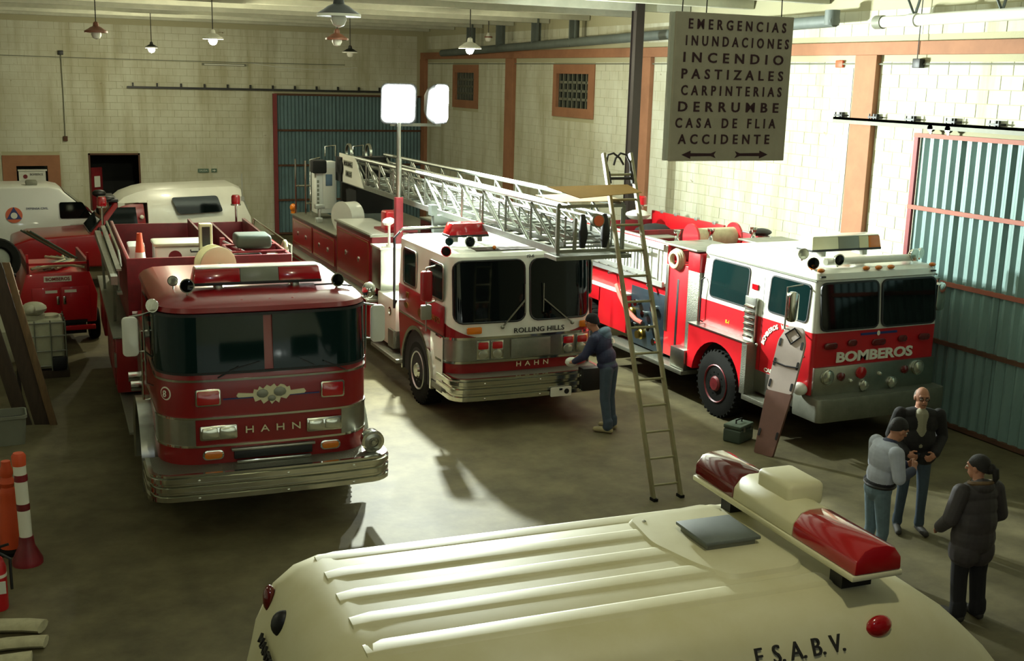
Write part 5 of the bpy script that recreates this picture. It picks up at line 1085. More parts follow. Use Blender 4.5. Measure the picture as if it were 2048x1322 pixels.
# ------------------------------------------------------------------ white civil defence van at far left
WV = thing('white_van', 'white panel van with round orange and blue emblem behind the red pickup', 'van', (-2.4, 30.3, 0), 0)
b = MB(); b.loft([[(x, y0+(y1-y0)*max(0, z-1.2)*.12, z) for x, z in ((0, .4), (-.05, 1.2), (0, 2.02), (.3, 2.10), (3.95, 2.10), (4.2, 2.04), (4.75, 1.55), (5.0, 1.32), (5.5, 1.12), (5.55, .5))] for y0, y1 in ((0, 1), (1.9, .9))]); b.build('body', 'van_white', WV, .05, seg=3)
part('side_window', 'glass', WV, lambda b: b.plate(rquad([(-.25, -.2), (.5, -.2), (.28, .2), (-.25, .2)], .05), (4.45, .05, 1.5) if False else (4.42, .03, 1.52), X3, Vector((0, .1, 1)).normalized(), .03)); part('windscreen', 'glass_teal', WV, lambda b: b.loft([[(4.32, .15, 1.96), (4.32, 1.75, 1.96), (4.98, 1.8, 1.37), (4.98, .1, 1.37)], [(4.26, .15, 1.93), (4.26, 1.75, 1.93), (4.92, 1.8, 1.34), (4.92, .1, 1.34)]]))
lg = part('emblem', 'orange_logo', WV, lambda b: b.plate(ellipse(.19, .19, 28), (3.13, .03, 1.43), X3, Vector((0, .12, 1)).normalized(), .012)); part('triangle', 'blue_logo', lg, lambda b: b.plate([(-.17, -.10), (.17, -.10), (0, .2)], (3.13, .016, 1.43), X3, Vector((0, .12, 1)).normalized(), .006)); part('centre', 'paper', lg, lambda b: b.plate(ellipse(.075, .075), (3.13, .008, 1.42), X3, Vector((0, .12, 1)).normalized(), .006))
text('DEFENSA CIVIL', 'blue_logo', WV, (3.66, .03, 1.58), X3, Vector((0, .12, 1)).normalized(), height=.05, width=.5)
part('roof_vent', 'grey', WV, lambda b: b.box(3.45, 3.72, .5, .8, 2.09, 2.22), .04); part('rear_light', 'red_lens', WV, lambda b: b.box(-.04, .02, .1, .2, 1.0, 1.3))
for x in (.8, 4.3):
    for s in (-1, 1):
        o = Vector((x, .95+s*.93, .34)); ax = Vector((0, s, 0)); t = part('wheel', 'rubber', WV, lambda b: b.lathe([(.2, -.22), (.3, -.22), (.34, -.18), (.34, -.04), (.3, 0), (.2, 0)], o, ax, 24)); part('rim', 'alu', t, lambda b: b.lathe([(.2, -.2), (.2, -.01), (.12, -.05), (.01, -.03)], o, ax, 20))
# ------------------------------------------------------------------ small red equipment trailer
TR = thing('equipment_trailer', 'small red equipment trailer with double doors and open hose tray', 'trailer', (1.2, 21.6, 0), math.radians(2))
b = MB(); b.loft([[(x, y, z) for x, z in ((-.62, .5), (-.68, 1.0), (-.55, 1.42), (.5, 1.42), (.62, 1.0), (.58, .5))] for y in (0, 1.7)]); b.build('body', 'red_bright', TR, .02)
for s in (-1, 1): d = cbox('door', 'red_bright', TR, min(s*.01, s*.48), max(s*.01, s*.48), -.02, 0, .56, 1.16, .01); cbox('door_label', 'ctext_white', d, min(s*.06, s*.26), max(s*.06, s*.26), -.028, -.02, 1.06, 1.11); cbox('latch', 'chrome', d, min(s*.03, s*.08), max(s*.03, s*.08), -.04, -.02, .85, 1.0, .006)
pl = cbox('name_plate', 'ctext_white', TR, -.27, .19, -.012, 0, 1.26, 1.36); text('BOMBEROS', 'red', pl, (-.04, -.014, 1.31), X3, Z3, height=.06, width=.4, bold=.02)
for x in (-.52, .48): cbox('tray_post', 'red_bright', TR, x-.02, x+.02, 0, .04, 1.42, 1.76)
cbox('tray_rail', 'red_bright', TR, -.54, .5, 0, .03, 1.56, 1.60); cbox('tray_side', 'red_worn', TR, -.54, -.5, 0, 1.7, 1.42, 1.62); cbox('tray_side', 'red_worn', TR, .46, .5, 0, 1.7, 1.42, 1.62)
cbox('rear_slot', 'black', TR, -.35, .42, -.02, .0, .50, .55); cbox('bumper', 'red_bright', TR, -.55, .55, -.1, -.02, .38, .46, .01); cbox('chassis', 'black_matte', TR, -.4, .4, .0, 1.7, .3, .5)
for s in (-1, 1):
    o = Vector((s*.72, .9, .3)); ax = Vector((s, 0, 0)); t = part('wheel', 'rubber', TR, lambda b: b.lathe([(.15, -.18), (.27, -.18), (.3, -.15), (.3, -.03), (.27, 0), (.15, 0)], o, ax, 22)); part('rim', 'alu', t, lambda b: b.lathe([(.16, -.16), (.16, -.01), (.1, -.04), (.01, -.03)], o, ax, 18)); 
part('tow_bar', 'red_worn', TR, lambda b: (b.bar((-.4, 1.7, .4), (0, 2.7, .4), .06, .06), b.bar((.4, 1.7, .4), (0, 2.7, .4), .06, .06), b.cyl((0, 2.6, .0), (0, 2.6, .42), .03)))
T0 = Vector((1.2, 21.6, 1.44))
for k in range(5):
    tag(part('hose', ('spare_green', 'hose', 'green', 'grey', 'hose')[k], None, lambda b: b.tube([T0+Vector(q) for q in ((-.45+.1*k, .12, .04), (-.2+.1*k, .4+.05*k, .06), (.1+.05*k, .9, .05), (.25-.1*k, 1.5, .04))], .03)), ('dark green hose lying leftmost in the red trailer tray', 'pale canvas hose beside the leftmost green hose in the trailer tray', 'mid green hose in the middle of the red trailer tray', 'grey hose right of the middle one in the trailer tray', 'pale canvas hose lying rightmost in the red trailer tray')[k], 'hose', 'hoses in the trailer tray')
tag(part('hose', 'hose', None, lambda b: b.tube([T0+Vector(q) for q in ((-.46, .065, .05), (-.1, .06, .09), (.2, .075, .09), (.42, .065, .05))], .022)), 'pale hose laid across the rear edge of the red trailer tray', 'hose')
T0 = Vector((1.05, 22.4, 1.60))
for k in range(4):
    tag(part('pole', ('spare_green', 'alu_dull', 'wood', 'spare_green')[k], None, lambda b: b.cyl(T0+Vector((-.4+.05*k, .5-.06*k, .42)), T0+Vector((.35+.04*k, -.35-.05*k, .02)), .018, n=8)), ('thin green pole sloping over the red trailer tray, furthest back', 'thin grey metal pole sloping over the red trailer tray', 'thin wooden pole sloping over the red trailer tray', 'thin green pole sloping over the red trailer tray, nearest the doors')[k], 'pole', 'poles over the trailer tray')
# ------------------------------------------------------------------ caged tank, drum and tyre at the left edge
IB = thing('caged_tank', 'white plastic tank in a grey wire cage beside the red trailer', 'tank', (.78, 20.0, 0))
cbox('container', 'tank', IB, -.33, .33, -.3, .35, .14, .95, .06, seg=3); part('lid', 'plastic_white', IB, lambda b: (b.cyl((-.1, 0, .95), (-.1, 0, 1.02), .17, n=22), b.cyl((.14, .05, .95), (.14, .05, .99), .14, n=22)))
part('cage', 'alu_dull', IB, lambda b: [b.tube([(x0, -.32, z), (.35, -.32, z), (.35, .37, z), (x0, .37, z)], .012, 6, True) for x0 in (-.35,) for z in (.2, .45, .7, .92)]+[b.cyl((x, -.32, .1), (x, -.32, .96), .012, n=6) for x in (-.35, -.12, .12, .35)]+[b.cyl((.35, y, .1), (.35, y, .96), .012, n=6) for y in (-.1, .15, .37)])
cbox('pallet', 'wood_dark', IB, -.38, .38, -.35, .4, 0, .12, .01); cbox('valve_box', 'black', IB, .12, .34, -.40, -.3, .14, .36, .02)
gh = tag(part('plastic_cover', 'plastic_white', None, lambda b: (b.ball((.68, 19.9, 1.13), (.2, .2, .11)), b.ball((.62, 19.74, 1.14), (.09, .07, .08)))), 'crumpled pale cover lying on top of the caged tank', 'cover')
DR = thing('plastic_drum', 'pale plastic drum holding orange cloth at the far left edge', 'drum', (.22, 21.2, 0)); part('drum_body', 'plastic_white', DR, lambda b: b.lathe([(.26, 0), (.28, .05), (.28, .5), (.3, .55), (.28, .6), (.28, 1.15), (.30, 1.2), (.27, 1.2), (.26, 1.16)], (0, 0, 0), Z3, 24)); part('orange_cloth', 'orange', DR, lambda b: b.ball((0, 0, 1.2), (.28, .26, .16), 12, 8))
ty = tag(part('spare_tyre', 'rubber', None, lambda b: b.lathe([(.2, -.1), (.32, -.1), (.36, -.06), (.36, .06), (.32, .1), (.2, .1), (.18, 0)], (.22, 21.2, 1.76), (.35, -.9, .35), 28)), 'black tyre set down on the pale drum of orange cloth', 'tyre'); part('tyre_hub', 'grey', ty, lambda b: b.lathe([(.19, -.06), (.19, .03), (.08, .08), (.01, .08)], (.22, 21.2, 1.76), (.35, -.9, .35), 20))
# planks leaning at the left edge
for k, (b0, t0, w, m, lb_) in enumerate((((.74, 16.95, 0), (.27, 17.35, 2.3), .10, 'wood', 'long pale edged plank leaning at the far left, nearest the engine'), ((.60, 17.02, 0), (.10, 17.4, 2.3), .22, 'wood_dark', 'wide dark plank leaning behind the pale edged plank at far left'), ((.36, 17.08, 0), (-.16, 17.45, 2.2), .2, 'wood_dark', 'dark plank leaning furthest left against the other planks'))):
    b_, t_ = Vector(b0), Vector(t0); d = (t_-b_); side = Vector((.97, -.25, 0)); nn = d.cross(side).normalized()
    o = tag(MB().obox(b_-side*w/2, side*w, d, nn*.035).build('plank', m, None, .004), lb_, 'plank', 'planks leaning at the left edge'); part('end_batten', m, o, lambda bb: bb.obox(b_-side*w/2+d*.93+nn*.035, side*w, d*.04, nn*.02))
PR = thing('plank_rack', 'dark steel trestle that the planks lean on at far left', 'trestle', (-.15, 17.75, 0)); part('rail', 'dark_brown', PR, lambda b: b.cyl((-.6, 0, 2.05), (.55, 0, 2.05), .03))
for x in (-.55, .5): part('leg', 'dark_brown', PR, lambda b: (b.bar((x, 0, 2.05), (x, .5, 0), .04, .04), b.bar((x, 0, 2.05), (x, -.12, 0), .04, .04)))
gb = thing('grey_bin', 'low grey plastic bin on the floor below the planks', 'bin', (.12, 16.35, 0)); part('bin_body', 'grey', gb, lambda b: b.loft([[(x*k, y*k, z) for x, y in rrect(.5, .42, .06)] for k, z in ((.88, 0), (1, .36), (1.06, .37), (1.06, .41), (.98, .41), (.95, .3))])); part('bin_lining', 'black_matte', gb, lambda b: b.plate(rrect(.44, .36, .05), (0, 0, .3), X3, Y3, .01))
# delineator posts and cones
DP = thing('delineator_post', 'tall white traffic post with red bands near the left edge', 'traffic post', (.2, 12.05, 0)); part('tube', 'ctext_white', DP, lambda b: b.cyl((0, 0, .2), (-.02, 0, 1.14), .062, n=20)); part('cap', 'orange', DP, lambda b: b.lathe([(.066, 1.06), (.07, 1.16), (.05, 1.19), (.01, 1.19)], (-.02, 0, 0), Z3, 20)); part('base', 'red_worn', DP, lambda b: b.lathe([(.15, 0), (.15, .05), (.08, .2), (.07, .3), (.01, .3)], (0, 0, 0), Z3, 20))
for z in (.62, .93): part('red_band', 'red_worn', DP, lambda b: b.cyl((-.013*z, 0, z-.035), (-.014*z, 0, z+.035), .065, n=20))
for k, (loc, h, lb_) in enumerate((((.06, 12.42, 0), 1.0, 'ribbed orange traffic post just behind the white banded one'), ((-.06, 12.75, 0), 1.15, 'red topped orange traffic post furthest back in the left row'))):
    t = thing('delineator_post', lb_, 'traffic post', loc, 0, 'orange delineator posts'); part('tube', 'orange', t, lambda b: b.lathe([(.11, .04), (.10, .5), (.075, .62), (.085, .66), (.06, .72), (.08, .77), (.055, .83), (.07, .88), (.05, h-.05), (.045, h), (.01, h)], (0, 0, 0), Z3, 20)); part('base', 'rubber', t, lambda b: b.lathe([(.16, 0), (.16, .04), (.11, .06), (.01, .06)], (0, 0, 0), Z3, 18))
    if k: part('top', 'red_bright', t, lambda b: b.ball((0, 0, h), (.07, .07, .09)))
FX = thing('fire_extinguisher', 'red fire extinguisher with black hose at the left frame edge', 'fire extinguisher', (-.09, 11.05, 0)); part('cylinder', 'red_bright', FX, lambda b: b.lathe([(.08, 0), (.085, .02), (.085, .42), (.06, .5), (.03, .53), (.01, .53)], (0, 0, 0), Z3, 20)); part('valve', 'black', FX, lambda b: (b.cyl((0, 0, .53), (0, 0, .6), .02), b.bar((-.02, 0, .6), (.12, 0, .63), .02, .02))); part('hose', 'black', FX, lambda b: b.tube([(.02, -.02, .57), (.12, -.04, .5), (.12, -.05, .2)], .014)); cbox('label', 'paper', FX, .0, .07, -.09, -.08, .18, .3)
part('band', 'ctext_white', FX, lambda b: b.cyl((0, 0, .33), (0, 0, .36), .087, n=20))
def flat_hose(nm, label, pts, w, h):
    b = MB(); pts = [Vector(p) for p in pts]; rings = []
    for i, p in enumerate(pts):
        d = (pts[min(i+1, len(pts)-1)]-pts[max(i-1, 0)]).normalized(); s = d.cross(Z3).normalized(); rings.append([p+s*w*math.cos(a)+Z3*(h+h*math.sin(a)) for a in [k*PI/5 for k in range(10)]])
    b.loft(rings); return tag(b.build(nm, 'hose', None), label, 'hose', 'folded hoses at the lower left')
flat_hose('folded_hose', 'thick folded canvas hose lying furthest back at lower left', [(-.5, 10.62, .0), (-.1, 10.58, 0), (.12, 10.5, .0), (.26, 10.42, 0)], .1, .05)
flat_hose('folded_hose', 'folded canvas hose in the middle of the lower left pile', [(-.5, 10.2, 0), (-.05, 10.2, 0), (.15, 10.16, 0), (.27, 10.12, 0)], .09, .045)
flat_hose('folded_hose', 'folded canvas hose nearest the bottom edge of the lower left pile', [(-.5, 9.85, 0), (-.1, 9.86, 0), (.05, 9.85, 0), (.14, 9.84, 0)], .1, .05)
# ------------------------------------------------------------------ ladder with roof hooks leaning on the aerial ladder tip, cardboard sheets on top
LD = thing('extension_ladder', 'tall aluminium ladder with roof hooks leaning on the aerial ladder tip', 'ladder', (7.42, 11.28, 0))
LB_, LT_ = Vector((0, 0, 0)), Vector((-.05, 1.72, 4.03)); LT_ = Vector((-.06, 1.50, 4.10)); sd = Vector((1, -.05, 0)).normalized(); wl = .19
for s in (-1, 1):
    part('rail', 'ladder_paint', LD, lambda b: b.bar(LB_+sd*s*(wl-.0)+Vector((0, 0, .02)), LT_+sd*s*wl, .035, .075, sd.cross(LT_)), .006); part('foot', 'rubber', LD, lambda b: b.box(s*wl-.03, s*wl+.03, -.05, .05, 0, .035)); part('hook', 'dark_brown', LD, lambda b: b.tube([LT_*.925+sd*s*.15, LT_*.97+sd*s*.17, LT_*.995+sd*s*.13, LT_*1.0+sd*s*.05, LT_*.985-sd*s*.03, LT_*.965-sd*s*.07], .014))
for k in range(13): part('rung', 'ladder_paint', LD, lambda b: b.cyl(LT_*((k+.55)/13.4)-sd*wl, LT_*((k+.55)/13.4)+sd*wl, .016, n=8))
part('hook_bar', 'dark_brown', LD, lambda b: (b.cyl(LT_*.925-sd*.2, LT_*.925+sd*.2, .018), b.bar(LT_*.91-sd*.17, LT_*.945-sd*.17, .05, .04), b.bar(LT_*.91+sd*.17, LT_*.945+sd*.17, .05, .04)))
for pts, lb_ in (([(6.74, 13.05, 3.46), (7.68, 13.05, 3.46), (7.74, 13.95, 3.46), (6.80, 13.95, 3.46)], 'cardboard sheet lying flat on the aerial ladder tip behind the ladder'),
                 ([(6.49, 12.10, 3.615), (7.50, 12.36, 3.64), (7.40, 12.555, 3.72), (6.19, 12.40, 3.725)], 'long tan cardboard sheet propped against the front of the ladder')):
    tag(MB().loft([[(x, y, z+dz) for x, y, z in pts] for dz in (0, .008)]).build('cardboard_sheet', 'cardboard', None, smooth=False), lb_, 'cardboard')
# ------------------------------------------------------------------ spine board, tool case, paper on the floor
SB = thing('spine_board', 'spine board, lower half drawn brown, leaning on the BOMBEROS pumper corner', 'stretcher', (9.60, 12.26, 0))
up = Vector((.40, .02, 1.77)); un = up.normalized(); ws = Vector((.34, -.94, 0)).normalized(); nb = un.cross(ws)
def sbp(poly, off, t): return lambda b: b.plate(poly, nb*off, -ws, un, t) if False else b.loft([[ws*a+un*c+nb*off for a, c in poly], [ws*a+un*c+nb*(off+t) for a, c in poly]])
part('lower_panel', 'board_brown', SB, sbp(rquad([(-.15, 0), (.15, 0), (.2, .9), (-.2, .9)], .03), -.02, .04)); part('upper_panel', 'pink_board', SB, sbp(rquad([(-.2, .9), (.2, .9), (.21, 1.6), (.12, 1.82), (-.12, 1.82), (-.21, 1.6)], .05), -.02, .04))  # lower half coloured brown, upper half pale
for a, c in ((-.17, 1.0), (.17, 1.0), (-.18, 1.3), (.18, 1.3), (-.17, 1.58), (.17, 1.58), (-.14, .3), (.14, .3)): part('hand_slot', 'black', SB, sbp(rrect(.035, .11, .016, 4, a, c), -.026, .052))
part('head_strap', 'dark_cloth', SB, lambda b: b.tube([ws*a+un*c-nb*.03 for a, c in ((-.12, 1.7), (0, 1.8), (.12, 1.7), (0, 1.58))], .012, 6, True)); part('strap', 'dark_cloth', SB, lambda b: b.tube([ws*a+un*c-nb*.028 for a, c in ((-.2, 1.3), (0, 1.27), (.2, 1.28))], .01, 6))
TB = thing('tool_case', 'dark green tool case on the floor beside the spine board', 'case', (9.66, 12.95, 0), math.radians(25)); cbox('case_body', 'spare_green', TB, -.2, .2, -.14, .14, 0, .2, .03, seg=3); cbox('lid', 'green', TB, -.2, .2, -.14, .14, .2, .26, .02); part('handle', 'black', TB, lambda b: b.tube([(-.08, 0, .26), (-.08, 0, .31), (.08, 0, .31), (.08, 0, .26)], .012))
for s in (-1, 1): cbox('latch', 'steel', TB, s*.1-.02, s*.1+.02, -.155, -.14, .17, .23)
# ------------------------------------------------------------------ people
def person(loc, face, label, prims, mats, extras, voxel=.0075):
    """prims: ('c', p, q, r1, r2, tag) tapered capsule or ('e', centre, radii, tag[, rot xyz deg]) ellipsoid, local frame facing -y."""
    rz = math.atan2(face[0], -face[1]) if True else 0
    t = thing('person', label, 'person', loc, rz)
    b = MB()
    for p in prims:
        if p[0] == 'c':
            _, a, q, r1, r2, tg = p; a, q = Vector(a), Vector(q); d = (q-a); L = d.length; d.normalize()
            pr = [(r1*math.sin(x), -r1*math.cos(x)) for x in (.12, .5, .9, 1.3)]+[(r1, 0)]+[(r2, L)]+[(r2*math.cos(x), L+r2*math.sin(x)) for x in (.4, .8, 1.15, 1.45)]
            b.lathe(pr, a, d, 14)
        else:
            n0 = len(b.v); b.ball((0, 0, 0), p[2], 18, 12)
            from mathutils import Euler
            R = Euler([math.radians(x) for x in (p[4] if len(p) > 4 else (0, 0, 0))]).to_matrix()
            for i in range(n0, len(b.v)): b.v[i] = tuple(R @ Vector(b.v[i])+Vector(p[1]))
    o = b.build('body', mats[0], None, smooth=False)
    md = o.modifiers.new('r', 'REMESH'); md.mode = 'VOXEL'; md.voxel_size = voxel
    ms = o.modifiers.new('s', 'SMOOTH'); ms.factor = .5; ms.iterations = 3
    bpy.context.view_layer.update()
    me = bpy.data.meshes.new_from_object(o.evaluated_get(bpy.context.evaluated_depsgraph_get()))
    bpy.data.objects.remove(o)
    n = len(me.polygons); ce = np.empty(n*3); me.polygons.foreach_get('center', ce); ce = ce.reshape(-1, 3)
    D = []
    from mathutils import Euler
    for p in prims:
        if p[0] == 'c':
            a, q = np.array(p[1]), np.array(p[2]); d = q-a; tt = np.clip((ce-a) @ d/(d @ d), 0, 1)
            D.append(np.linalg.norm(ce-(a+tt[:, None]*d), axis=1)-(p[3]+(p[4]-p[3])*tt))
        else:
            R = np.array(Euler([math.radians(x) for x in (p[4] if len(p) > 4 else (0, 0, 0))]).to_matrix()); l = (ce-np.array(p[1])) @ R
            D.append((np.linalg.norm(l/np.array(p[2]), axis=1)-1)*min(p[2]))
    idx = np.argmin(np.array(D), 0); tags = [p[5] if p[0] == 'c' else p[3] for p in prims]
    me.materials.clear()
    for m in mats: me.materials.append(M[m])
    mi = np.array([mats.index(tg) for tg in tags])[idx]
    me.polygons.foreach_set('material_index', mi.astype(np.int32)); me.polygons.foreach_set('use_smooth', [True]*n); me.name = 'body'
    bo = bpy.data.objects.new('body', me); COL.objects.link(bo); bo.parent = t
    for nm, m, fn in extras: part(nm, m, t, fn)
    return t
def hand(w, d, side, up, skin='skin', curl=.5, s=1.):
    """palm and five fingers from the wrist w along d; side points to the thumb side, up is the back of the hand."""
    w, d, side, up = Vector(w), Vector(d).normalized(), Vector(side).normalized(), Vector(up).normalized()
    P = []; palm = w+d*.075*s
    P.append(('c', w, w+d*.04*s, .024*s, .03*s, skin))
    for k in range(4):
        o = side*(.03-.02*k)*s; a = w+d*.02*s+o*.8; kn = w+d*(.088-.004*abs(k-1.3))*s+o
        P.append(('c', a, kn, .014*s, .012*s, skin)); L = (.07, .078, .073, .057)[k]*s
        m1 = kn+(d*math.cos(curl)-up*math.sin(curl))*L*.5; m2 = m1+(d*math.cos(curl*2.2)-up*math.sin(curl*2.2))*L*.5
        P.append(('c', kn, m1, .0105*s, .0098*s, skin)); P.append(('c', m1, m2, .0098*s, .009*s, skin))
    t1 = w+d*.035*s+side*.034*s-up*.006; t2 = t1+(d*.6+side*.75-up*.2).normalized()*.036*s; t3 = t2+(d*.9+side*.25-up*.3).normalized()*.032*s
    P.append(('c', w+d*.015*s+side*.015*s, t1, .015*s, .0135*s, skin)); P.append(('c', t1, t2, .0135*s, .0115*s, skin)); P.append(('c', t2, t3, .0115*s, .0098*s, skin))
    return [(a, tuple(b_), tuple(c), d_, e, f) for a, b_, c, d_, e, f in P]
def head(c, yaw=0, pitch=0, skin='skin', neck=None):
    """head prims about centre c; returns prims, transform of local head points."""
    from mathutils import Euler
    R = Euler((math.radians(pitch), 0, math.radians(yaw))).to_matrix(); c = Vector(c)
    T = lambda x, y, z: tuple(c+R @ Vector((x, y, z)))
    rot = (pitch, 0, yaw)
    P = [('e', T(0, .01, .02), (.076, .095, .10), skin, rot), ('e', T(0, -.02, -.05), (.058, .068, .065), skin, rot), ('e', T(0, -.045, -.085), (.034, .03, .03), skin, rot),
         ('c', T(0, -.088, .012), T(0, -.105, -.022), .010, .015, skin), ('e', T(.077, .012, -.005), (.012, .022, .033), skin, rot), ('e', T(-.077, .012, -.005), (.012, .022, .033), skin, rot), ('e', T(0, -.072, .035), (.055, .02, .016), skin, rot), ('e', T(0, -.078, -.058), (.026, .014, .013), skin, rot)]
    def face_parts():
        out = []
        for s in (-1, 1):
            out += [('eye', 'ctext_white', lambda b, s=s: b.ball(T(s*.031, -.079, .006), (.012, .010, .008), 10, 6)), ('iris', 'black', lambda b, s=s: b.ball(T(s*.031, -.088, .005), .006, 8, 6)),
                    ('eyebrow', 'hair_dark', lambda b, s=s: b.tube([T(s*.015, -.091, .028), T(s*.033, -.092, .033), T(s*.05, -.078, .027)], .0045, 6))]
        return out+[('mouth', 'board_brown', lambda b: b.tube([T(-.022, -.087, -.058), T(0, -.094, -.057), T(.022, -.087, -.058)], .005, 6))]
    return P, T, face_parts
def hair_cap(T, rot, r=(.083, .102, .096), off=(0, .022, .036), cutz=-.02):
    def fn(b):
        rings = []; n = 20
        for k in range(9):
            a = math.radians(-18+108*k/8)
            rings.append([T(off[0]+r[0]*max(math.cos(a), .03)*math.cos(2*PI*i/n), off[1]+r[1]*max(math.cos(a), .03)*math.sin(2*PI*i/n), off[2]+r[2]*math.sin(a)-(.05*max(0, math.sin(2*PI*i/n)) if k < 3 else 0)+(.045*max(0, -math.sin(2*PI*i/n))*(3-k)/3 if k < 3 else 0)) for i in range(n)])
        b.loft(rings)
    return fn
def leg(s, hip, knee, ank, toe, tr, sh, r=(.088, .062, .048), hem=.055):
    return [('c', hip, knee, r[0], r[1], tr), ('c', knee, ank, r[1], r[2], tr), ('c', (ank[0]*1., ank[1], ank[2]+.08), (ank[0], ank[1], ank[2]+.01), hem, hem+.004, tr),
            ('c', (ank[0], ank[1]+.04, .045), (toe[0]*.5+ank[0]*.5, (toe[1]+ank[1])/2, .045), .042, .042, sh), ('c', (toe[0]*.5+ank[0]*.5, (toe[1]+ank[1])/2, .045), (toe[0], toe[1], .038), .043, .036, sh)]
# 1: person in a navy hooded jacket wiping the bumper of the ladder truck
H, T, FP_ = head((.0, -.30, 1.575), yaw=-12, pitch=18)
pr = H+[('c', (0, -.18, 1.40), (0, -.27, 1.52), .058, .055, 'skin'), ('e', (0, -.02, .98), (.165, .12, .14), 'jean'), ('e', (0, -.05, 1.10), (.18, .135, .16), 'navy'), ('e', (0, -.12, 1.28), (.20, .14, .18), 'navy'), ('e', (0, -.16, 1.38), (.215, .115, .10), 'navy'), ('e', (0, -.03, .98), (.19, .145, .07), 'navy'),
     ('e', (0, -.10, 1.46), (.13, .10, .07), 'navy_hood', (30, 0, 0)), ('e', (0, -.06, 1.42), (.10, .07, .08), 'navy_hood', (20, 0, 0)),
     ('c', (-.20, -.17, 1.38), (-.25, -.30, 1.14), .075, .06, 'navy'), ('c', (-.25, -.30, 1.14), (-.14, -.50, 1.02), .06, .045, 'navy'), ('c', (.20, -.17, 1.38), (.26, -.28, 1.13), .075, .06, 'navy'), ('c', (.26, -.28, 1.13), (.14, -.48, 1.0), .06, .045, 'navy')]
pr += hand((-.14, -.51, 1.01), (.3, -.9, -.2), (1, .2, .2), (0, -.3, 1), curl=.6)+hand((.14, -.49, .99), (-.3, -.9, -.2), (-1, .2, .2), (0, -.3, 1), curl=.6)
pr += leg(-1, (-.095, 0, .93), (-.10, -.01, .50), (-.10, .05, .09), (-.12, -.14, .04), 'jean', 'shoe_tan', (.1, .075, .06), .07)+leg(1, (.095, .0, .93), (.11, .0, .50), (.12, .07, .09), (.14, -.12, .04), 'jean', 'shoe_tan', (.1, .075, .06), .07)
person((8.10, 14.02, 0), (-.62, .78), 'person in navy hooded jacket bending to wipe the ladder truck bumper', pr, ['skin', 'navy', 'navy_hood', 'jean', 'shoe_tan'],
       [('hair', 'black_cloth', hair_cap(T, 0, (.088, .106, .10)))]+FP_()+[('jacket_emblem', 'ctext_white', lambda b: b.loft([[(-.02, .045+d, 1.30), (-.13, .03+d, 1.30), (-.105, .01+d, 1.365), (-.05, .02+d, 1.365)] for d in (-.04, -.0)]))])
tag(part('cleaning_rag', 'paper', None, lambda b: b.loft([[(7.70+x*k, 14.42+y*k, z) for x, y in ((-.09, -.05), (-.02, -.08), (.09, -.03), (.07, .06), (-.03, .08), (-.1, .03))] for k, z in ((.6, .90), (1, .95), (.9, 1.0), (.5, 1.03))]), .01), 'crumpled white rag in the hands of the person in navy jacket', 'rag')
# 2: man in an open dark jacket over a striped shirt, facing the camera
H, T, FP_ = head((.0, -.03, 1.60), yaw=0, pitch=4)
pr = H+[('c', (0, .0, 1.44), (0, -.01, 1.54), .06, .056, 'skin'), ('e', (0, .0, .96), (.175, .125, .14), 'jean'), ('e', (0, -.02, 1.12), (.20, .15, .2), 'dark_cloth'), ('e', (0, 0, 1.30), (.22, .14, .18), 'dark_cloth'), ('e', (0, 0, 1.40), (.225, .11, .085), 'dark_cloth'), ('e', (-.09, .0, .93), (.14, .16, .12), 'dark_cloth'), ('e', (.09, .0, .93), (.14, .16, .12), 'dark_cloth'),
     ('c', (0, -.07, 1.41), (0, -.115, 1.08), .078, .055, 'stripe_cloth'),
     ('c', (-.215, 0, 1.40), (-.285, .03, 1.14), .078, .066, 'dark_cloth'), ('c', (-.285, .03, 1.14), (-.16, -.19, 1.00), .066, .05, 'dark_cloth'), ('c', (.215, 0, 1.40), (.285, .03, 1.14), .078, .066, 'dark_cloth'), ('c', (.285, .03, 1.14), (.16, -.19, 1.00), .066, .05, 'dark_cloth')]
pr += hand((-.15, -.21, .99), (.75, -.5, -.3), (.1, -.2, 1), (-.2, -1, 0), curl=.7)+hand((.15, -.21, .985), (-.75, -.5, -.3), (-.1, -.2, 1), (.2, -1, 0), curl=.7)
pr += leg(-1, (-.1, 0, .90), (-.11, -.02, .50), (-.12, .03, .09), (-.15, -.17, .04), 'jean', 'shoe')+leg(1, (.1, .0, .90), (.11, -.03, .50), (.12, .0, .09), (.15, -.2, .04), 'jean', 'shoe')
person((9.50, 9.40, 0), (-.48, -.88), 'man in open dark jacket over striped shirt facing the camera, hands clasped', pr, ['skin', 'dark_cloth', 'stripe_cloth', 'jean', 'shoe'],
       [('hair', 'hair_grey', hair_cap(T, 0, (.081, .10, .085), (0, .035, .012)))]+FP_()+[('glasses', 'black', lambda b: [b.tube([T(s*.031+.02*math.cos(a), -.096, .006+.016*math.sin(a)) for a in [k*PI/6 for k in range(12)]], .003, 5, True) for s in (-1, 1)]+[b.tube([T(-.012, -.098, .008), T(.012, -.098, .008)], .003, 5)])])
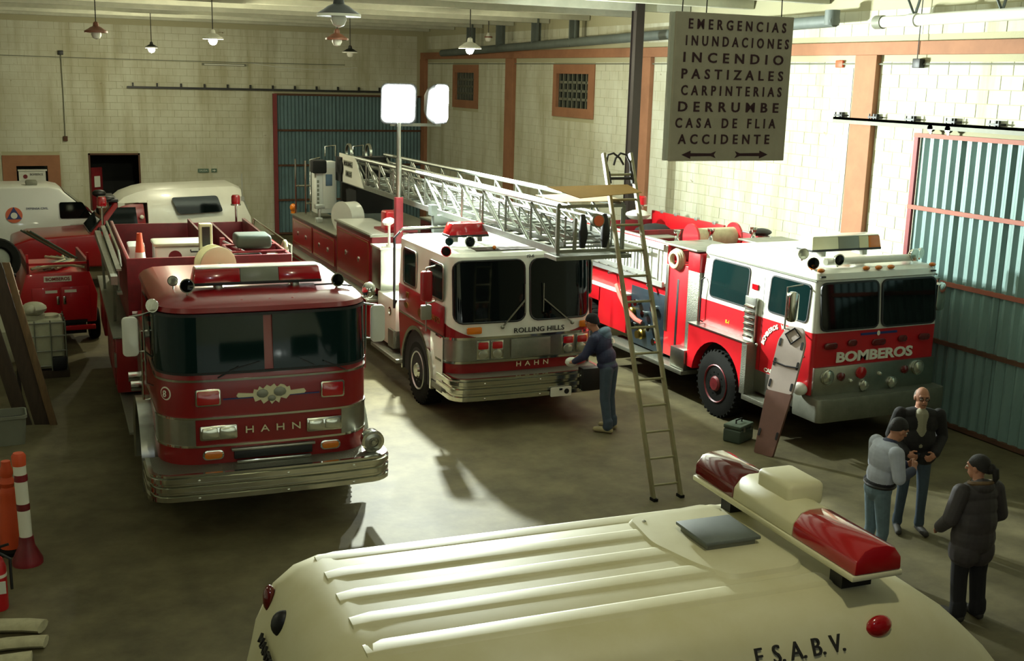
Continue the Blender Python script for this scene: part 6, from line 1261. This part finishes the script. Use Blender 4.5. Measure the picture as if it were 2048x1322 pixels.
# 3: man in a white and blue jacket and jeans, looking down at his hands
H, T, FP_ = head((.02, -.16, 1.56), yaw=6, pitch=26)
pr = H+[('c', (0, -.06, 1.42), (.01, -.12, 1.51), .06, .056, 'skin'), ('e', (0, .02, .95), (.175, .135, .15), 'jean_light'), ('e', (0, 0, 1.10), (.18, .14, .16), 'white_cloth'), ('e', (0, -.01, 1.28), (.205, .14, .18), 'white_cloth'), ('e', (0, -.03, 1.38), (.22, .115, .09), 'white_cloth'), ('e', (0, -.09, 1.22), (.12, .085, .2), 'navy'), ('e', (0, -.06, 1.44), (.09, .08, .05), 'navy'), ('e', (0, .0, 1.02), (.185, .145, .035), 'black_cloth'),
     ('c', (-.21, -.03, 1.38), (-.27, -.05, 1.14), .08, .066, 'white_cloth'), ('c', (-.27, -.05, 1.14), (-.10, -.28, 1.15), .064, .05, 'navy'), ('c', (.21, -.03, 1.38), (.27, -.06, 1.13), .08, .066, 'white_cloth'), ('c', (.27, -.06, 1.13), (.08, -.30, 1.16), .064, .05, 'navy'), ('e', (.15, -.08, 1.0), (.06, .06, .08), 'black_cloth'), ('e', (.19, .0, .98), (.05, .09, .07), 'black_cloth')]
pr += hand((-.09, -.29, 1.16), (.55, -.75, .2), (.2, .1, 1), (-.8, -.6, 0), curl=.8)+hand((.07, -.31, 1.17), (-.55, -.75, .2), (-.2, .1, 1), (.8, -.6, 0), curl=.8)
pr += leg(-1, (-.1, .02, .90), (-.11, -.02, .50), (-.11, .06, .09), (-.13, -.15, .04), 'jean_light', 'shoe')+leg(1, (.1, .02, .90), (.12, -.01, .50), (.13, .05, .09), (.16, -.16, .04), 'jean_light', 'shoe')
person((8.27, 8.62, 0), (.86, -.22), 'man in white and blue jacket and jeans looking down at his hands', pr, ['skin', 'white_cloth', 'navy', 'jean_light', 'black_cloth', 'shoe'], [('hair', 'hair_dark', hair_cap(T, 0, (.084, .103, .097)))]+FP_()+[('belt', 'black', lambda b: b.tube([(.178*math.cos(a), .005+.14*math.sin(a), 1.0) for a in [k*PI/12 for k in range(24)]], .018, 6, True))])
# 4: woman with ponytail in a long dark quilted coat, back to the camera
H, T, FP_ = head((-.01, -.06, 1.51), yaw=28, pitch=6)
pr = H+[('c', (0, .0, 1.36), (0, -.03, 1.46), .052, .05, 'skin'), ('e', (0, 0, .84), (.225, .175, .22), 'grey_coat'), ('e', (0, 0, 1.0), (.222, .175, .25), 'grey_coat'), ('e', (0, -.01, 1.14), (.215, .165, .2), 'grey_coat'), ('e', (0, -.01, 1.27), (.215, .14, .12), 'grey_coat'), ('e', (0, .0, 1.34), (.15, .11, .06), 'grey_coat'), ('e', (0, .06, 1.36), (.12, .08, .07), 'grey_coat'), ('c', (-.08, .0, .72), (-.08, 0, .68), .15, .15, 'grey_coat'), ('c', (.08, .0, .72), (.08, 0, .68), .15, .15, 'grey_coat'),
     ('c', (-.20, 0, 1.30), (-.29, -.0, 1.04), .085, .075, 'grey_coat'), ('c', (-.29, 0, 1.04), (-.22, -.20, .88), .073, .06, 'grey_coat'), ('c', (.20, 0, 1.30), (.29, .0, 1.04), .085, .075, 'grey_coat'), ('c', (.29, 0, 1.04), (.22, -.20, .88), .073, .06, 'grey_coat')]
pr += hand((-.21, -.22, .87), (.3, -.8, -.4), (.8, -.1, .5), (-.4, 0, .9), curl=.6)+hand((.21, -.22, .87), (-.3, -.8, -.4), (-.8, -.1, .5), (.4, 0, .9), curl=.6)
pr += leg(-1, (-.105, 0, .80), (-.11, 0, .45), (-.115, .04, .09), (-.13, -.15, .04), 'black_cloth', 'shoe', (.10, .08, .07), .078)+leg(1, (.105, .0, .80), (.11, .0, .45), (.115, .04, .09), (.13, -.15, .04), 'black_cloth', 'shoe', (.10, .08, .07), .078)
person((8.40, 7.48, 0), (.10, .99), 'woman with ponytail in long dark coat standing with her back to the camera', pr, ['skin', 'grey_coat', 'black_cloth', 'shoe'], [('hair', 'hair_dark', hair_cap(T, 0, (.086, .106, .10), (0, .026, .03))), ('ponytail', 'hair_dark', lambda b: (b.ball(T(.0, .135, .0), (.04, .04, .05)), b.tube([T(0, .12, .02), T(0, .17, -.01), T(0, .175, -.08), T(0, .155, -.14)], [.02, .035, .03, .01], 10))), ('collar_fur', 'wood', lambda b: b.tube([(.11*math.cos(a), .02+.09*math.sin(a), 1.385+.02*math.sin(a)) for a in [k*PI/10 for k in range(20)]], .022, 7, True))]+FP_())
